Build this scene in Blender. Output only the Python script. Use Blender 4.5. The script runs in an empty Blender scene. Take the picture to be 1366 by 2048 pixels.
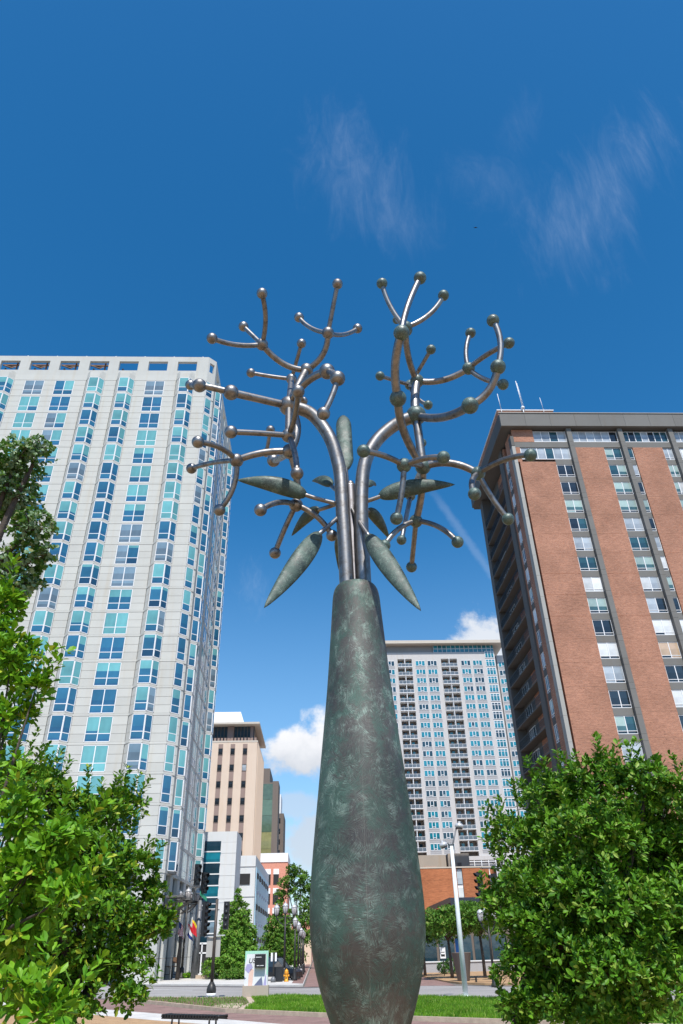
import bpy, bmesh, math, random
import numpy as np
from mathutils import Vector, Matrix, Quaternion
rng = random.Random(7)
nr = np.random.RandomState(11)
sc = bpy.context.scene
col = sc.collection
R = math.radians

# ------------------------------------------------------------ camera
cd = bpy.data.cameras.new('camera')
cam = bpy.data.objects.new('camera', cd); col.objects.link(cam)
RT = Vector((0.999318, -0.030506, -0.020822)); DN = Vector((-0.001347, 0.533281, -0.845937)); FW = Vector((0.03691, 0.845388, 0.532876))
mw = Matrix.Identity(4)
for i in range(3):
    mw[i][0] = RT[i]; mw[i][1] = -DN[i]; mw[i][2] = -FW[i]
mw[2][3] = 2.3
cam.matrix_world = mw
cd.sensor_fit = 'VERTICAL'; cd.sensor_height = 36.0; cd.sensor_width = 24.0
cd.lens = 1388.7 / 2048 * 36
cd.clip_start = 0.1; cd.clip_end = 6000
sc.camera = cam

# ------------------------------------------------------------ sky and sun
SUN_AZ = R(6); SUN_EL = R(57)
w = bpy.data.worlds.new('World'); sc.world = w; w.use_nodes = True
nt = w.node_tree; nt.nodes.clear()
def N(t, kind, **kw):
    n = t.nodes.new(kind)
    for k, v in kw.items():
        if k.startswith('i_'):
            n.inputs[k[2:].replace('_', ' ')].default_value = v
        else: setattr(n, k, v)
    return n
def mth(t, op, a, b=None, c=None, clamp=False):
    n = t.nodes.new('ShaderNodeMath'); n.operation = op; n.use_clamp = clamp
    for i, x in enumerate((a, b, c)):
        if x is None: continue
        if hasattr(x, 'is_output') or hasattr(x, 'links'): t.links.new(x, n.inputs[i])
        else: n.inputs[i].default_value = x
    return n.outputs[0]
def mixc(t, f, a, b, typ='MIX'):
    n = t.nodes.new('ShaderNodeMix'); n.data_type = 'RGBA'; n.blend_type = typ
    for s, x in ((n.inputs[0], f), (n.inputs[6], a), (n.inputs[7], b)):
        if hasattr(x, 'links'): t.links.new(x, s)
        elif isinstance(x, (int, float)): s.default_value = x
        else: s.default_value = (*x, 1) if len(x) == 3 else x
    return n.outputs[2]
def mrange(t, v, a, b, c=0.0, d=1.0, smooth=True):
    n = t.nodes.new('ShaderNodeMapRange'); n.interpolation_type = 'SMOOTHSTEP' if smooth else 'LINEAR'
    t.links.new(v, n.inputs[0]); n.inputs[1].default_value = a; n.inputs[2].default_value = b; n.inputs[3].default_value = c; n.inputs[4].default_value = d
    return n.outputs[0]
sky = N(nt, 'ShaderNodeTexSky', sky_type='NISHITA', sun_disc=False, sun_elevation=SUN_EL, sun_rotation=math.pi - SUN_AZ, altitude=150.0, air_density=1.0, dust_density=0.6, ozone_density=3.0)
hs = N(nt, 'ShaderNodeHueSaturation'); hs.inputs['Hue'].default_value = 0.495; hs.inputs['Saturation'].default_value = 1.365; hs.inputs['Value'].default_value = 1.17
nt.links.new(sky.outputs[0], hs.inputs['Color'])
tc = N(nt, 'ShaderNodeTexCoord')
sx = N(nt, 'ShaderNodeSeparateXYZ'); nt.links.new(tc.outputs['Generated'], sx.inputs[0])
ypos = mth(nt, 'MAXIMUM', sx.outputs[1], 0.02)
U = mth(nt, 'DIVIDE', sx.outputs[0], ypos); V = mth(nt, 'DIVIDE', sx.outputs[2], ypos)
front = mrange(nt, sx.outputs[1], 0.05, 0.2)
uvn = N(nt, 'ShaderNodeCombineXYZ'); nt.links.new(U, uvn.inputs[0]); nt.links.new(V, uvn.inputs[1])
def wnoise(scale, detail, rough=0.6, mp=None, dist=0.0):
    n = N(nt, 'ShaderNodeTexNoise'); n.inputs['Scale'].default_value = scale; n.inputs['Detail'].default_value = detail; n.inputs['Roughness'].default_value = rough; n.inputs['Distortion'].default_value = dist
    if mp:
        m = N(nt, 'ShaderNodeMapping', vector_type='POINT'); m.inputs['Rotation'].default_value = (0, 0, mp[0]); m.inputs['Scale'].default_value = (mp[1], mp[2], 1); m.inputs['Location'].default_value = (mp[3], 0, 0)
        nt.links.new(uvn.outputs[0], m.inputs[0]); nt.links.new(m.outputs[0], n.inputs['Vector'])
    else: nt.links.new(uvn.outputs[0], n.inputs['Vector'])
    return n.outputs[0]
def blob(cu, cv, ru, rv, ang=0.0):
    du = mth(nt, 'SUBTRACT', U, cu); dv = mth(nt, 'SUBTRACT', V, cv)
    c, s = math.cos(ang), math.sin(ang)
    a = mth(nt, 'DIVIDE', mth(nt, 'ADD', mth(nt, 'MULTIPLY', du, c), mth(nt, 'MULTIPLY', dv, s)), ru)
    b = mth(nt, 'DIVIDE', mth(nt, 'SUBTRACT', mth(nt, 'MULTIPLY', dv, c), mth(nt, 'MULTIPLY', du, s)), rv)
    return mth(nt, 'SQRT', mth(nt, 'ADD', mth(nt, 'MULTIPLY', a, a), mth(nt, 'MULTIPLY', b, b)))
cn = wnoise(16, 9, 0.62); cn2 = wnoise(55, 6, 0.6)
cumask = None
for (cu, cv, ru, rv, dens) in ((-0.022, 0.236, 0.052, 0.036, 1.0), (0.03, 0.25, 0.06, 0.042, 1.0), (0.262, 0.398, 0.05, 0.042, 0.9), (0.33, 0.40, 0.08, 0.06, 0.9), (-0.022, 0.165, 0.03, 0.02, 0.5), (-0.005, 0.12, 0.045, 0.04, 0.75), (0.12, 0.2, 0.06, 0.03, 0.6), (-0.30, 0.16, 0.2, 0.06, 0.8), (0.6, 0.2, 0.22, 0.08, 0.8)):
    d = blob(cu, cv, ru, rv)
    d = mth(nt, 'ADD', d, mth(nt, 'MULTIPLY', mth(nt, 'SUBTRACT', cn, 0.5), -2.4))
    m = mth(nt, 'MULTIPLY', mrange(nt, d, 1.22, 0.62), dens)
    cumask = m if cumask is None else mth(nt, 'MAXIMUM', cumask, m)
# brightness of the cumulus: sunlit tops, greyer bases
ctop = mrange(nt, mth(nt, 'ADD', V, mth(nt, 'MULTIPLY', cn, 0.10)), 0.245, 0.325)
ccol = mixc(nt, ctop, (0.62, 0.66, 0.73), (0.93, 0.94, 0.97))
ccol = mixc(nt, mrange(nt, V, 0.34, 0.36), ccol, (0.80, 0.83, 0.88))
# cirrus
ci = None
for (cu, cv, ru, rv, ang, mp, st) in ((0.10, 1.66, 0.10, 0.30, 0.28, (0.35, 5.5, 1.4, 0.0), 0.40), (0.16, 1.44, 0.07, 0.16, 0.9, (0.6, 5, 1.5, 2.0), 0.22), (0.76, 1.66, 0.09, 0.40, -0.62, (-0.62, 6, 1.3, 4.0), 0.45), (0.60, 1.40, 0.10, 0.18, -0.5, (-0.5, 6, 1.4, 7.0), 0.32), (0.42, 1.6, 0.10, 0.12, -0.6, (-0.7, 5, 1.8, 9.0), 0.20), (0.55, 1.85, 0.04, 0.2, -0.3, (-0.3, 7, 1.8, 11.0), 0.12), (-0.10, 0.49, 0.022, 0.05, 0.1, (0.2, 30, 12, 3.0), 0.30)):
    n = wnoise(2.0, 12, 0.66, mp, 1.4)
    d = mth(nt, 'ADD', blob(cu, cv, ru * 1.35, rv * 1.0, ang), mth(nt, 'MULTIPLY', mth(nt, 'SUBTRACT', n, 0.5), -2.8))
    nf = wnoise(7.0, 8, 0.7, (mp[0] + 0.25, mp[1], mp[2] * 0.7, mp[3] + 5), 0.8)
    m = mth(nt, 'MULTIPLY', mth(nt, 'MULTIPLY', mrange(nt, d, 1.25, -0.5), st * 0.28), mrange(nt, nf, 0.3, 0.72, 0.45, 1.15))
    ci = m if ci is None else mth(nt, 'ADD', ci, m)
# contrail: a straight thin streak
dl = mth(nt, 'ABSOLUTE', mth(nt, 'SUBTRACT', mth(nt, 'ADD', mth(nt, 'MULTIPLY', mth(nt, 'SUBTRACT', U, 0.207), 0.892), mth(nt, 'MULTIPLY', mth(nt, 'SUBTRACT', V, 0.665), 0.452)), mth(nt, 'MULTIPLY', mth(nt, 'SUBTRACT', cn2, 0.5), 0.012)))
cont = mth(nt, 'MULTIPLY', mrange(nt, dl, 0.011, 0.001), mth(nt, 'MULTIPLY', mrange(nt, V, 0.70, 0.62), mrange(nt, V, 0.42, 0.50)))
ci = mth(nt, 'ADD', ci, mth(nt, 'MULTIPLY', cont, 0.11))
ci = mth(nt, 'MULTIPLY', ci, front)
skyS = 0.122
lowair = mrange(nt, sx.outputs[2], 0.55, 0.0, 0.0, 0.38)
skyc = mixc(nt, lowair, hs.outputs[0], (4.2, 5.9, 7.9))
bgc = mixc(nt, mth(nt, 'MINIMUM', ci, 1.0), skyc, (5.4, 6.2, 7.6))
vs = N(nt, 'ShaderNodeVectorMath', operation='SCALE'); nt.links.new(ccol, vs.inputs[0]); vs.inputs['Scale'].default_value = 7.4
bgc = mixc(nt, mth(nt, 'MULTIPLY', cumask, front), bgc, vs.outputs[0])
bg = N(nt, 'ShaderNodeBackground'); bg.inputs[1].default_value = skyS
nt.links.new(bgc, bg.inputs[0])
wo = N(nt, 'ShaderNodeOutputWorld'); nt.links.new(bg.outputs[0], wo.inputs[0])
sl = bpy.data.lights.new('sun', 'SUN'); sl.energy = 4.6; sl.angle = R(0.53); sl.color = (1.0, 0.955, 0.89)
so = bpy.data.objects.new('sun', sl); col.objects.link(so)
sd = Vector((math.sin(SUN_AZ) * math.cos(SUN_EL), -math.cos(SUN_AZ) * math.cos(SUN_EL), math.sin(SUN_EL)))
so.rotation_euler = sd.to_track_quat('Z', 'Y').to_euler(); so.location = sd * 200
sc.view_settings.view_transform = 'Standard'; sc.view_settings.look = 'None'; sc.view_settings.exposure = 0.25; sc.view_settings.gamma = 1.0
sc.view_settings.use_curve_mapping = False
sc.cycles.max_bounces = 6; sc.cycles.transparent_max_bounces = 6

# ------------------------------------------------------------ materials
def mat(name, c, rough=0.6, metal=0.0, var=0.0, vscale=4.0, bump=0.0, bscale=30.0, spec=None, c2=None, stretch=None, objrand=0.0, coord='Object'):
    m = bpy.data.materials.new(name); m.use_nodes = True; t = m.node_tree; p = t.nodes['Principled BSDF']
    p.inputs['Roughness'].default_value = rough; p.inputs['Metallic'].default_value = metal
    if spec is not None: p.inputs['Specular IOR Level'].default_value = spec
    p.inputs['Base Color'].default_value = (*c, 1)
    if var > 0 or c2 or bump > 0:
        tcn = N(t, 'ShaderNodeTexCoord'); src = tcn.outputs[coord]
        if stretch:
            mp = N(t, 'ShaderNodeMapping'); mp.inputs['Scale'].default_value = stretch; t.links.new(src, mp.inputs[0]); src = mp.outputs[0]
    out = None
    if var > 0 or c2:
        n = N(t, 'ShaderNodeTexNoise'); n.inputs['Scale'].default_value = vscale; n.inputs['Detail'].default_value = 6; n.inputs['Roughness'].default_value = 0.65
        t.links.new(src, n.inputs['Vector'])
        if c2 is None: c2_ = tuple(x * (1 - var) for x in c); c1_ = tuple(min(1, x * (1 + var)) for x in c)
        else: c1_ = c; c2_ = c2
        out = mixc(t, mrange(t, n.outputs[0], 0.32, 0.68), c1_, c2_)
    if objrand > 0:
        oi = N(t, 'ShaderNodeObjectInfo'); h = N(t, 'ShaderNodeHueSaturation')
        t.links.new(mth(t, 'ADD', mth(t, 'MULTIPLY', oi.outputs['Random'], objrand), 1 - objrand / 2), h.inputs['Value'])
        if out is None: h.inputs['Color'].default_value = (*c, 1)
        else: t.links.new(out, h.inputs['Color'])
        out = h.outputs[0]
    if out is not None: t.links.new(out, p.inputs['Base Color'])
    if bump > 0:
        n2 = N(t, 'ShaderNodeTexNoise'); n2.inputs['Scale'].default_value = bscale; n2.inputs['Detail'].default_value = 5
        t.links.new(src, n2.inputs['Vector']); b = N(t, 'ShaderNodeBump'); b.inputs['Strength'].default_value = bump; b.inputs['Distance'].default_value = 0.02
        t.links.new(n2.outputs[0], b.inputs['Height']); t.links.new(b.outputs[0], p.inputs['Normal'])
    return m
M_ = {}
def glass(name, ctop, cbot, split, rough=0.06):
    """window glass with a blind, curtain or dark room behind: upper colour down to `split` of the pane height"""
    m = bpy.data.materials.new(name); m.use_nodes = True; t = m.node_tree; p = t.nodes['Principled BSDF']
    tcn = N(t, 'ShaderNodeTexCoord'); s = N(t, 'ShaderNodeSeparateXYZ'); t.links.new(tcn.outputs['Generated'], s.inputs[0])
    oi = N(t, 'ShaderNodeObjectInfo')
    f = mrange(t, s.outputs[2], split - 0.01, split + 0.01)
    c = mixc(t, f, cbot, ctop)
    n = N(t, 'ShaderNodeTexNoise'); n.inputs['Scale'].default_value = 0.8; t.links.new(tcn.outputs['Object'], n.inputs['Vector'])  # noise painted into the pane colour, imitating uneven sky and cloud reflections
    h = N(t, 'ShaderNodeHueSaturation'); t.links.new(c, h.inputs['Color'])
    t.links.new(mth(t, 'ADD', mth(t, 'MULTIPLY', oi.outputs['Random'], 0.45), mth(t, 'ADD', 0.42, mth(t, 'MULTIPLY', n.outputs[0], 0.75))), h.inputs['Value'])
    t.links.new(h.outputs[0], p.inputs['Base Color'])
    p.inputs['Roughness'].default_value = rough; p.inputs['Specular IOR Level'].default_value = 0.9
    # panes are never perfectly flat
    b = N(t, 'ShaderNodeBump'); b.inputs['Strength'].default_value = 0.25; b.inputs['Distance'].default_value = 0.02
    n3 = N(t, 'ShaderNodeTexNoise'); n3.inputs['Scale'].default_value = 1.3; t.links.new(tcn.outputs['Object'], n3.inputs['Vector']); t.links.new(n3.outputs[0], b.inputs['Height']); t.links.new(b.outputs[0], p.inputs['Normal'])
    return m
TEAL = (0.13, 0.36, 0.375); BLUE = (0.025, 0.125, 0.22); GREYB = (0.16, 0.24, 0.30)
M_['g_teal'] = glass('glass_teal_blind', TEAL, (0.11, 0.36, 0.38), 0.1)
M_['g_half'] = glass('glass_half_blind', TEAL, BLUE, 0.45)
M_['g_low'] = glass('glass_blind_low', TEAL, BLUE, 0.15)
M_['g_high'] = glass('glass_blind_high', TEAL, BLUE, 0.8)
M_['g_blue'] = glass('glass_blue', BLUE, (0.02, 0.10, 0.2), 0.3)
M_['g_dark'] = glass('glass_dark', (0.012, 0.05, 0.10), (0.012, 0.05, 0.10), 0.5)
M_['g_grey'] = glass('glass_grey_blind', GREYB, (0.12, 0.17, 0.21), 0.5)
M_['r_white'] = glass('glass_white_blind', (0.66, 0.68, 0.68), (0.60, 0.62, 0.62), 0.5)
M_['r_mint'] = glass('glass_mint_blind', (0.33, 0.44, 0.41), (0.06, 0.13, 0.14), 0.35)
M_['r_pale'] = glass('glass_pale_blind', (0.38, 0.43, 0.47), (0.32, 0.36, 0.40), 0.5)
M_['r_dark'] = glass('glass_black', (0.02, 0.03, 0.04), (0.015, 0.02, 0.025), 0.5)
M_['r_teal'] = glass('glass_dark_teal', (0.03, 0.09, 0.11), (0.02, 0.06, 0.08), 0.5)
M_['r_tan'] = glass('glass_tan_blind', (0.52, 0.38, 0.26), (0.45, 0.33, 0.22), 0.5)
M_['b_teal'] = glass('glass_deep_teal', (0.012, 0.20, 0.27), (0.01, 0.15, 0.21), 0.3)
M_['b_dark'] = glass('glass_deep_dark', (0.015, 0.045, 0.07), (0.01, 0.04, 0.06), 0.5)
def streaked(name, c, var=0.10, dirt=(0.42, 0.38, 0.33), damt=0.35):
    """precast stone or concrete: mottling plus faint vertical rain streaks"""
    m = bpy.data.materials.new(name); m.use_nodes = True; t = m.node_tree; p = t.nodes['Principled BSDF']; p.inputs['Roughness'].default_value = 0.8; p.inputs['Specular IOR Level'].default_value = 0.25
    g = N(t, 'ShaderNodeNewGeometry')
    mp = N(t, 'ShaderNodeMapping'); mp.inputs['Scale'].default_value = (1.6, 1.6, 0.12); t.links.new(g.outputs['Position'], mp.inputs[0])
    n = N(t, 'ShaderNodeTexNoise'); n.inputs['Scale'].default_value = 1.0; n.inputs['Detail'].default_value = 7; t.links.new(mp.outputs[0], n.inputs['Vector'])
    n2 = N(t, 'ShaderNodeTexNoise'); n2.inputs['Scale'].default_value = 0.5; n2.inputs['Detail'].default_value = 5; t.links.new(g.outputs['Position'], n2.inputs['Vector'])
    oi = N(t, 'ShaderNodeObjectInfo')
    c1 = mixc(t, mrange(t, n.outputs[0], 0.48, 0.75, 0, damt), c, tuple(a * b for a, b in zip(c, tuple(x / 0.45 for x in dirt))))
    h = N(t, 'ShaderNodeHueSaturation'); t.links.new(c1, h.inputs['Color'])
    v = mth(t, 'ADD', mth(t, 'MULTIPLY', n2.outputs[0], var), mth(t, 'ADD', 1 - var * 0.75, mth(t, 'MULTIPLY', oi.outputs['Random'], var * 0.5)))
    t.links.new(v, h.inputs['Value']); t.links.new(h.outputs[0], p.inputs['Base Color'])
    return m
M_['stone'] = streaked('pale_precast_stone', (0.50, 0.505, 0.475), 0.18, damt=0.5)
M_['joint'] = mat('joint_grey', (0.27, 0.27, 0.265), 0.9)
M_['frame'] = mat('white_window_frame', (0.78, 0.79, 0.80), 0.35)
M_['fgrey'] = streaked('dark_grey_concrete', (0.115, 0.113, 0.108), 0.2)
M_['mgrey'] = streaked('mid_grey_concrete', (0.165, 0.163, 0.155), 0.2)
M_['lgrey'] = streaked('light_grey_concrete', (0.34, 0.34, 0.32), 0.2)
M_['cream'] = streaked('pale_warm_stucco', (0.52, 0.505, 0.495), 0.08)
M_['bgrey'] = streaked('pale_grey_panel', (0.36, 0.36, 0.37), 0.1)
M_['tan'] = streaked('tan_limestone', (0.66, 0.53, 0.42), 0.12)
M_['brownband'] = streaked('mauve_brown_panel', (0.30, 0.22, 0.19), 0.1)
M_['white'] = streaked('white_panel', (0.66, 0.68, 0.69), 0.08)
M_['rooftan'] = streaked('roof_slab_tan', (0.55, 0.50, 0.43), 0.1)
M_['bwhite'] = streaked('bright_white_metal', (0.80, 0.81, 0.82), 0.05)
M_['black'] = mat('black_paint', (0.015, 0.016, 0.018), 0.4)
M_['dark'] = mat('dark_recess', (0.02, 0.02, 0.022), 0.8)
M_['iron'] = mat('dark_iron', (0.035, 0.034, 0.033), 0.45, 0.3, var=0.3, vscale=6)
M_['brownpole'] = mat('dark_bronze_paint', (0.075, 0.06, 0.05), 0.5, 0.2, var=0.2, vscale=5)
M_['greypole'] = mat('grey_steel_pole', (0.16, 0.165, 0.175), 0.5, 0.3, var=0.15)
M_['whitepole'] = mat('white_painted_pole', (0.70, 0.74, 0.74), 0.4, var=0.06)
M_['pinkbrick'] = mat('pink_brick', (0.62, 0.27, 0.19), 0.9, var=0.12, vscale=3)
M_['concrete'] = streaked('weathered_concrete', (0.40, 0.34, 0.28), 0.25, damt=0.6)
M_['brownglass'] = glass('olive_mirror_glass', (0.09, 0.14, 0.09), (0.09, 0.14, 0.09), 0.45); M_['yellowglass'] = glass('yellow_mirror_glass', (0.24, 0.23, 0.10), (0.20, 0.20, 0.09), 0.45)
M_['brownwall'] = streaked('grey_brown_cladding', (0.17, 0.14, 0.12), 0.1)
M_['wood'] = mat('brown_timber', (0.16, 0.085, 0.045), 0.6, var=0.3, vscale=3)
def brickmat(name, c1, c2, cm, sx=1.0, rowh=0.075, bw=0.21):
    m = bpy.data.materials.new(name); m.use_nodes = True; t = m.node_tree; p = t.nodes['Principled BSDF']; p.inputs['Roughness'].default_value = 0.88; p.inputs['Specular IOR Level'].default_value = 0.2
    g = N(t, 'ShaderNodeNewGeometry'); s = N(t, 'ShaderNodeSeparateXYZ'); t.links.new(g.outputs['Position'], s.inputs[0])
    c = N(t, 'ShaderNodeCombineXYZ'); t.links.new(mth(t, 'ADD', s.outputs[0], s.outputs[1]), c.inputs[0]); t.links.new(s.outputs[2], c.inputs[1])
    b = N(t, 'ShaderNodeTexBrick'); b.inputs['Scale'].default_value = 1.0; b.inputs['Brick Width'].default_value = bw; b.inputs['Row Height'].default_value = rowh; b.inputs['Mortar Size'].default_value = 0.008
    b.inputs['Color1'].default_value = (*c1, 1); b.inputs['Color2'].default_value = (*c2, 1); b.inputs['Mortar'].default_value = (*cm, 1); b.inputs['Bias'].default_value = -0.2
    t.links.new(c.outputs[0], b.inputs['Vector'])
    mp = N(t, 'ShaderNodeMapping'); mp.inputs['Scale'].default_value = (1.2, 6.0, 1); t.links.new(c.outputs[0], mp.inputs[0])
    n = N(t, 'ShaderNodeTexNoise'); n.inputs['Scale'].default_value = 1.0; n.inputs['Detail'].default_value = 9; n.inputs['Roughness'].default_value = 0.75; t.links.new(mp.outputs[0], n.inputs['Vector'])
    n2 = N(t, 'ShaderNodeTexNoise'); n2.inputs['Scale'].default_value = 0.25; n2.inputs['Detail'].default_value = 4; t.links.new(c.outputs[0], n2.inputs['Vector'])
    h = N(t, 'ShaderNodeHueSaturation'); t.links.new(b.outputs[0], h.inputs['Color'])
    t.links.new(mth(t, 'ADD', mrange(t, n.outputs[0], 0.3, 0.7, 0.66, 1.16, False), mrange(t, n2.outputs[0], 0.3, 0.7, -0.15, 0.15, False)), h.inputs['Value'])
    # scattered burnt headers
    v = N(t, 'ShaderNodeTexVoronoi'); v.inputs['Scale'].default_value = 1.0; mp2 = N(t, 'ShaderNodeMapping'); mp2.inputs['Scale'].default_value = (2.4, 7.0, 1); t.links.new(c.outputs[0], mp2.inputs[0]); t.links.new(mp2.outputs[0], v.inputs['Vector'])
    sc2 = N(t, 'ShaderNodeSeparateColor'); t.links.new(v.outputs['Color'], sc2.inputs[0])
    dk = mth(t, 'MULTIPLY', mrange(t, v.outputs['Distance'], 0.32, 0.15), mrange(t, sc2.outputs[0], 0.80, 0.86))
    fin = mixc(t, mth(t, 'MULTIPLY', dk, 0.55), h.outputs[0], (0.10, 0.06, 0.05))
    t.links.new(fin, p.inputs['Base Color'])
    return m
M_['brick'] = brickmat('red_brick', (0.42, 0.175, 0.10), (0.28, 0.105, 0.06), (0.42, 0.33, 0.27))
M_['brick2'] = brickmat('orange_brick', (0.52, 0.19, 0.085), (0.45, 0.155, 0.07), (0.40, 0.19, 0.11), rowh=0.1, bw=0.3)

# patinated bronze with brushed swirls
def bronze(name, base, patina, light, scale=1.0, uv=False, pat=0.5, rough=0.42):
    m = bpy.data.materials.new(name); m.use_nodes = True; t = m.node_tree; p = t.nodes['Principled BSDF']
    tcn = N(t, 'ShaderNodeTexCoord'); src = tcn.outputs['UV' if uv else 'Object']
    ds = N(t, 'ShaderNodeTexNoise'); ds.inputs['Scale'].default_value = 7 * scale; ds.inputs['Detail'].default_value = 3; t.links.new(src, ds.inputs['Vector'])
    ad = N(t, 'ShaderNodeVectorMath', operation='SCALE'); t.links.new(ds.outputs[1], ad.inputs[0]); ad.inputs['Scale'].default_value = 0.16 / scale
    a2 = N(t, 'ShaderNodeVectorMath', operation='ADD'); t.links.new(src, a2.inputs[0]); t.links.new(ad.outputs[0], a2.inputs[1])
    strokes = []
    for k, (vs_, st) in enumerate(((9.0, 1.0), (15.0, 1.6))):
        vo = N(t, 'ShaderNodeTexVoronoi'); vo.inputs['Scale'].default_value = vs_ * scale; t.links.new(a2.outputs[0], vo.inputs['Vector'])
        sp = N(t, 'ShaderNodeSeparateColor'); t.links.new(vo.outputs['Color'], sp.inputs[0])
        ro = N(t, 'ShaderNodeVectorRotate', rotation_type='AXIS_ANGLE'); ro.inputs['Axis'].default_value = (0, 0, 1) if uv else (0.4, 0.8, 0.45)
        t.links.new(src, ro.inputs['Vector']); t.links.new(mth(t, 'MULTIPLY', sp.outputs[k], 6.28), ro.inputs['Angle'])
        mp = N(t, 'ShaderNodeMapping'); mp.inputs['Scale'].default_value = (240 * st * scale ** .5, 11 * st, 20); t.links.new(ro.outputs[0], mp.inputs[0])
        nn = N(t, 'ShaderNodeTexNoise'); nn.inputs['Scale'].default_value = 1.0; nn.inputs['Detail'].default_value = 3; t.links.new(mp.outputs[0], nn.inputs['Vector'])
        strokes.append(nn.outputs[0])
    s = mth(t, 'ADD', mth(t, 'MULTIPLY', strokes[0], 0.55), mth(t, 'MULTIPLY', strokes[1], 0.45))
    b1 = N(t, 'ShaderNodeTexNoise'); b1.inputs['Scale'].default_value = 3.2 * scale; b1.inputs['Detail'].default_value = 8; b1.inputs['Roughness'].default_value = 0.7; b1.inputs['Distortion'].default_value = 0.3
    t.links.new(a2.outputs[0], b1.inputs['Vector'])
    b2 = N(t, 'ShaderNodeTexNoise'); b2.inputs['Scale'].default_value = 5 * scale; b2.inputs['Detail'].default_value = 9; b2.inputs['Roughness'].default_value = 0.7; b2.inputs['Distortion'].default_value = 0.4
    t.links.new(src, b2.inputs['Vector'])
    f = mth(t, 'ADD', b1.outputs[0], mth(t, 'MULTIPLY', mth(t, 'SUBTRACT', s, 0.5), 0.7))
    c = mixc(t, mrange(t, f, pat - 0.12, pat + 0.14), base, patina)
    if uv:
        sxy = N(t, 'ShaderNodeSeparateXYZ'); t.links.new(tcn.outputs['Object'], sxy.inputs[0])
        f = mth(t, 'ADD', f, mrange(t, mth(t, 'ABSOLUTE', mth(t, 'ADD', sxy.outputs[0], -0.04)), 0.16, 0.42, -0.045, 0.075))
        c = mixc(t, mrange(t, f, pat - 0.10, pat + 0.12), base, patina)
    f2 = mth(t, 'ADD', b2.outputs[0], mth(t, 'MULTIPLY', mth(t, 'SUBTRACT', s, 0.5), 0.95 if uv else 1.4))
    c = mixc(t, mrange(t, f2, 0.50, 0.76, 0, 0.72), c, light)
    c = mixc(t, mrange(t, s, 0.48, 0.33, 0, 0.55), c, tuple(x * 0.35 for x in base))
    if uv:   # welded seam down the front
        su = N(t, 'ShaderNodeSeparateXYZ'); t.links.new(src, su.inputs[0])
        ln = mth(t, 'MULTIPLY', mrange(t, mth(t, 'ABSOLUTE', mth(t, 'SUBTRACT', su.outputs[0], mth(t, 'ADD', 1.972, mth(t, 'MULTIPLY', ds.outputs[0], 0.006)))), 0.0035, 0.001), mth(t, 'MULTIPLY', mrange(t, su.outputs[1], 1.6, 1.8), mrange(t, su.outputs[1], 3.9, 3.4)))
        c = mixc(t, mth(t, 'MULTIPLY', ln, 0.3), c, (0.22, 0.21, 0.18))
        # rain streaks: long, soft and vertical
        mpv = N(t, 'ShaderNodeMapping'); mpv.inputs['Scale'].default_value = (14, 0.9, 1); t.links.new(src, mpv.inputs[0])
        nv = N(t, 'ShaderNodeTexNoise'); nv.inputs['Scale'].default_value = 1.0; nv.inputs['Detail'].default_value = 5; t.links.new(mpv.outputs[0], nv.inputs['Vector'])
        c = mixc(t, mrange(t, nv.outputs[0], 0.52, 0.72, 0, 0.45), c, (0.05, 0.085, 0.072))
        nb = N(t, 'ShaderNodeTexNoise'); nb.inputs['Scale'].default_value = 1.1; nb.inputs['Detail'].default_value = 3; t.links.new(src, nb.inputs['Vector'])
        hh = N(t, 'ShaderNodeHueSaturation'); t.links.new(c, hh.inputs['Color']); t.links.new(mrange(t, nb.outputs[0], 0.35, 0.65, 0.68, 1.35), hh.inputs['Value']); c = hh.outputs[0]
        h3 = N(t, 'ShaderNodeHueSaturation'); t.links.new(c, h3.inputs['Color']); t.links.new(mrange(t, s, 0.36, 0.64, 0.72, 1.3, False), h3.inputs['Value']); c = h3.outputs[0]
    t.links.new(c, p.inputs['Base Color'])
    p.inputs['Metallic'].default_value = 0.12; p.inputs['Specular IOR Level'].default_value = 0.55
    t.links.new(mrange(t, f, 0.3, 0.7, rough - 0.08, rough + 0.22, False), p.inputs['Roughness'])
    b = N(t, 'ShaderNodeBump'); b.inputs['Strength'].default_value = 0.35; b.inputs['Distance'].default_value = 0.006; t.links.new(s, b.inputs['Height']); t.links.new(b.outputs[0], p.inputs['Normal'])
    return m
M_['bell'] = bronze('bell_bronze', (0.066, 0.062, 0.056), (0.040, 0.084, 0.068), (0.22, 0.30, 0.26), 1.15, True, 0.49, 0.48)
M_['leafb'] = bronze('leaf_bronze', (0.025, 0.038, 0.032), (0.045, 0.085, 0.07), (0.19, 0.255, 0.22), 2.0, False, 0.47, 0.5)
M_['ballb'] = bronze('ball_bronze', (0.05, 0.06, 0.055), (0.065, 0.12, 0.108), (0.20, 0.28, 0.25), 4.0, False, 0.45, 0.36)
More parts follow.
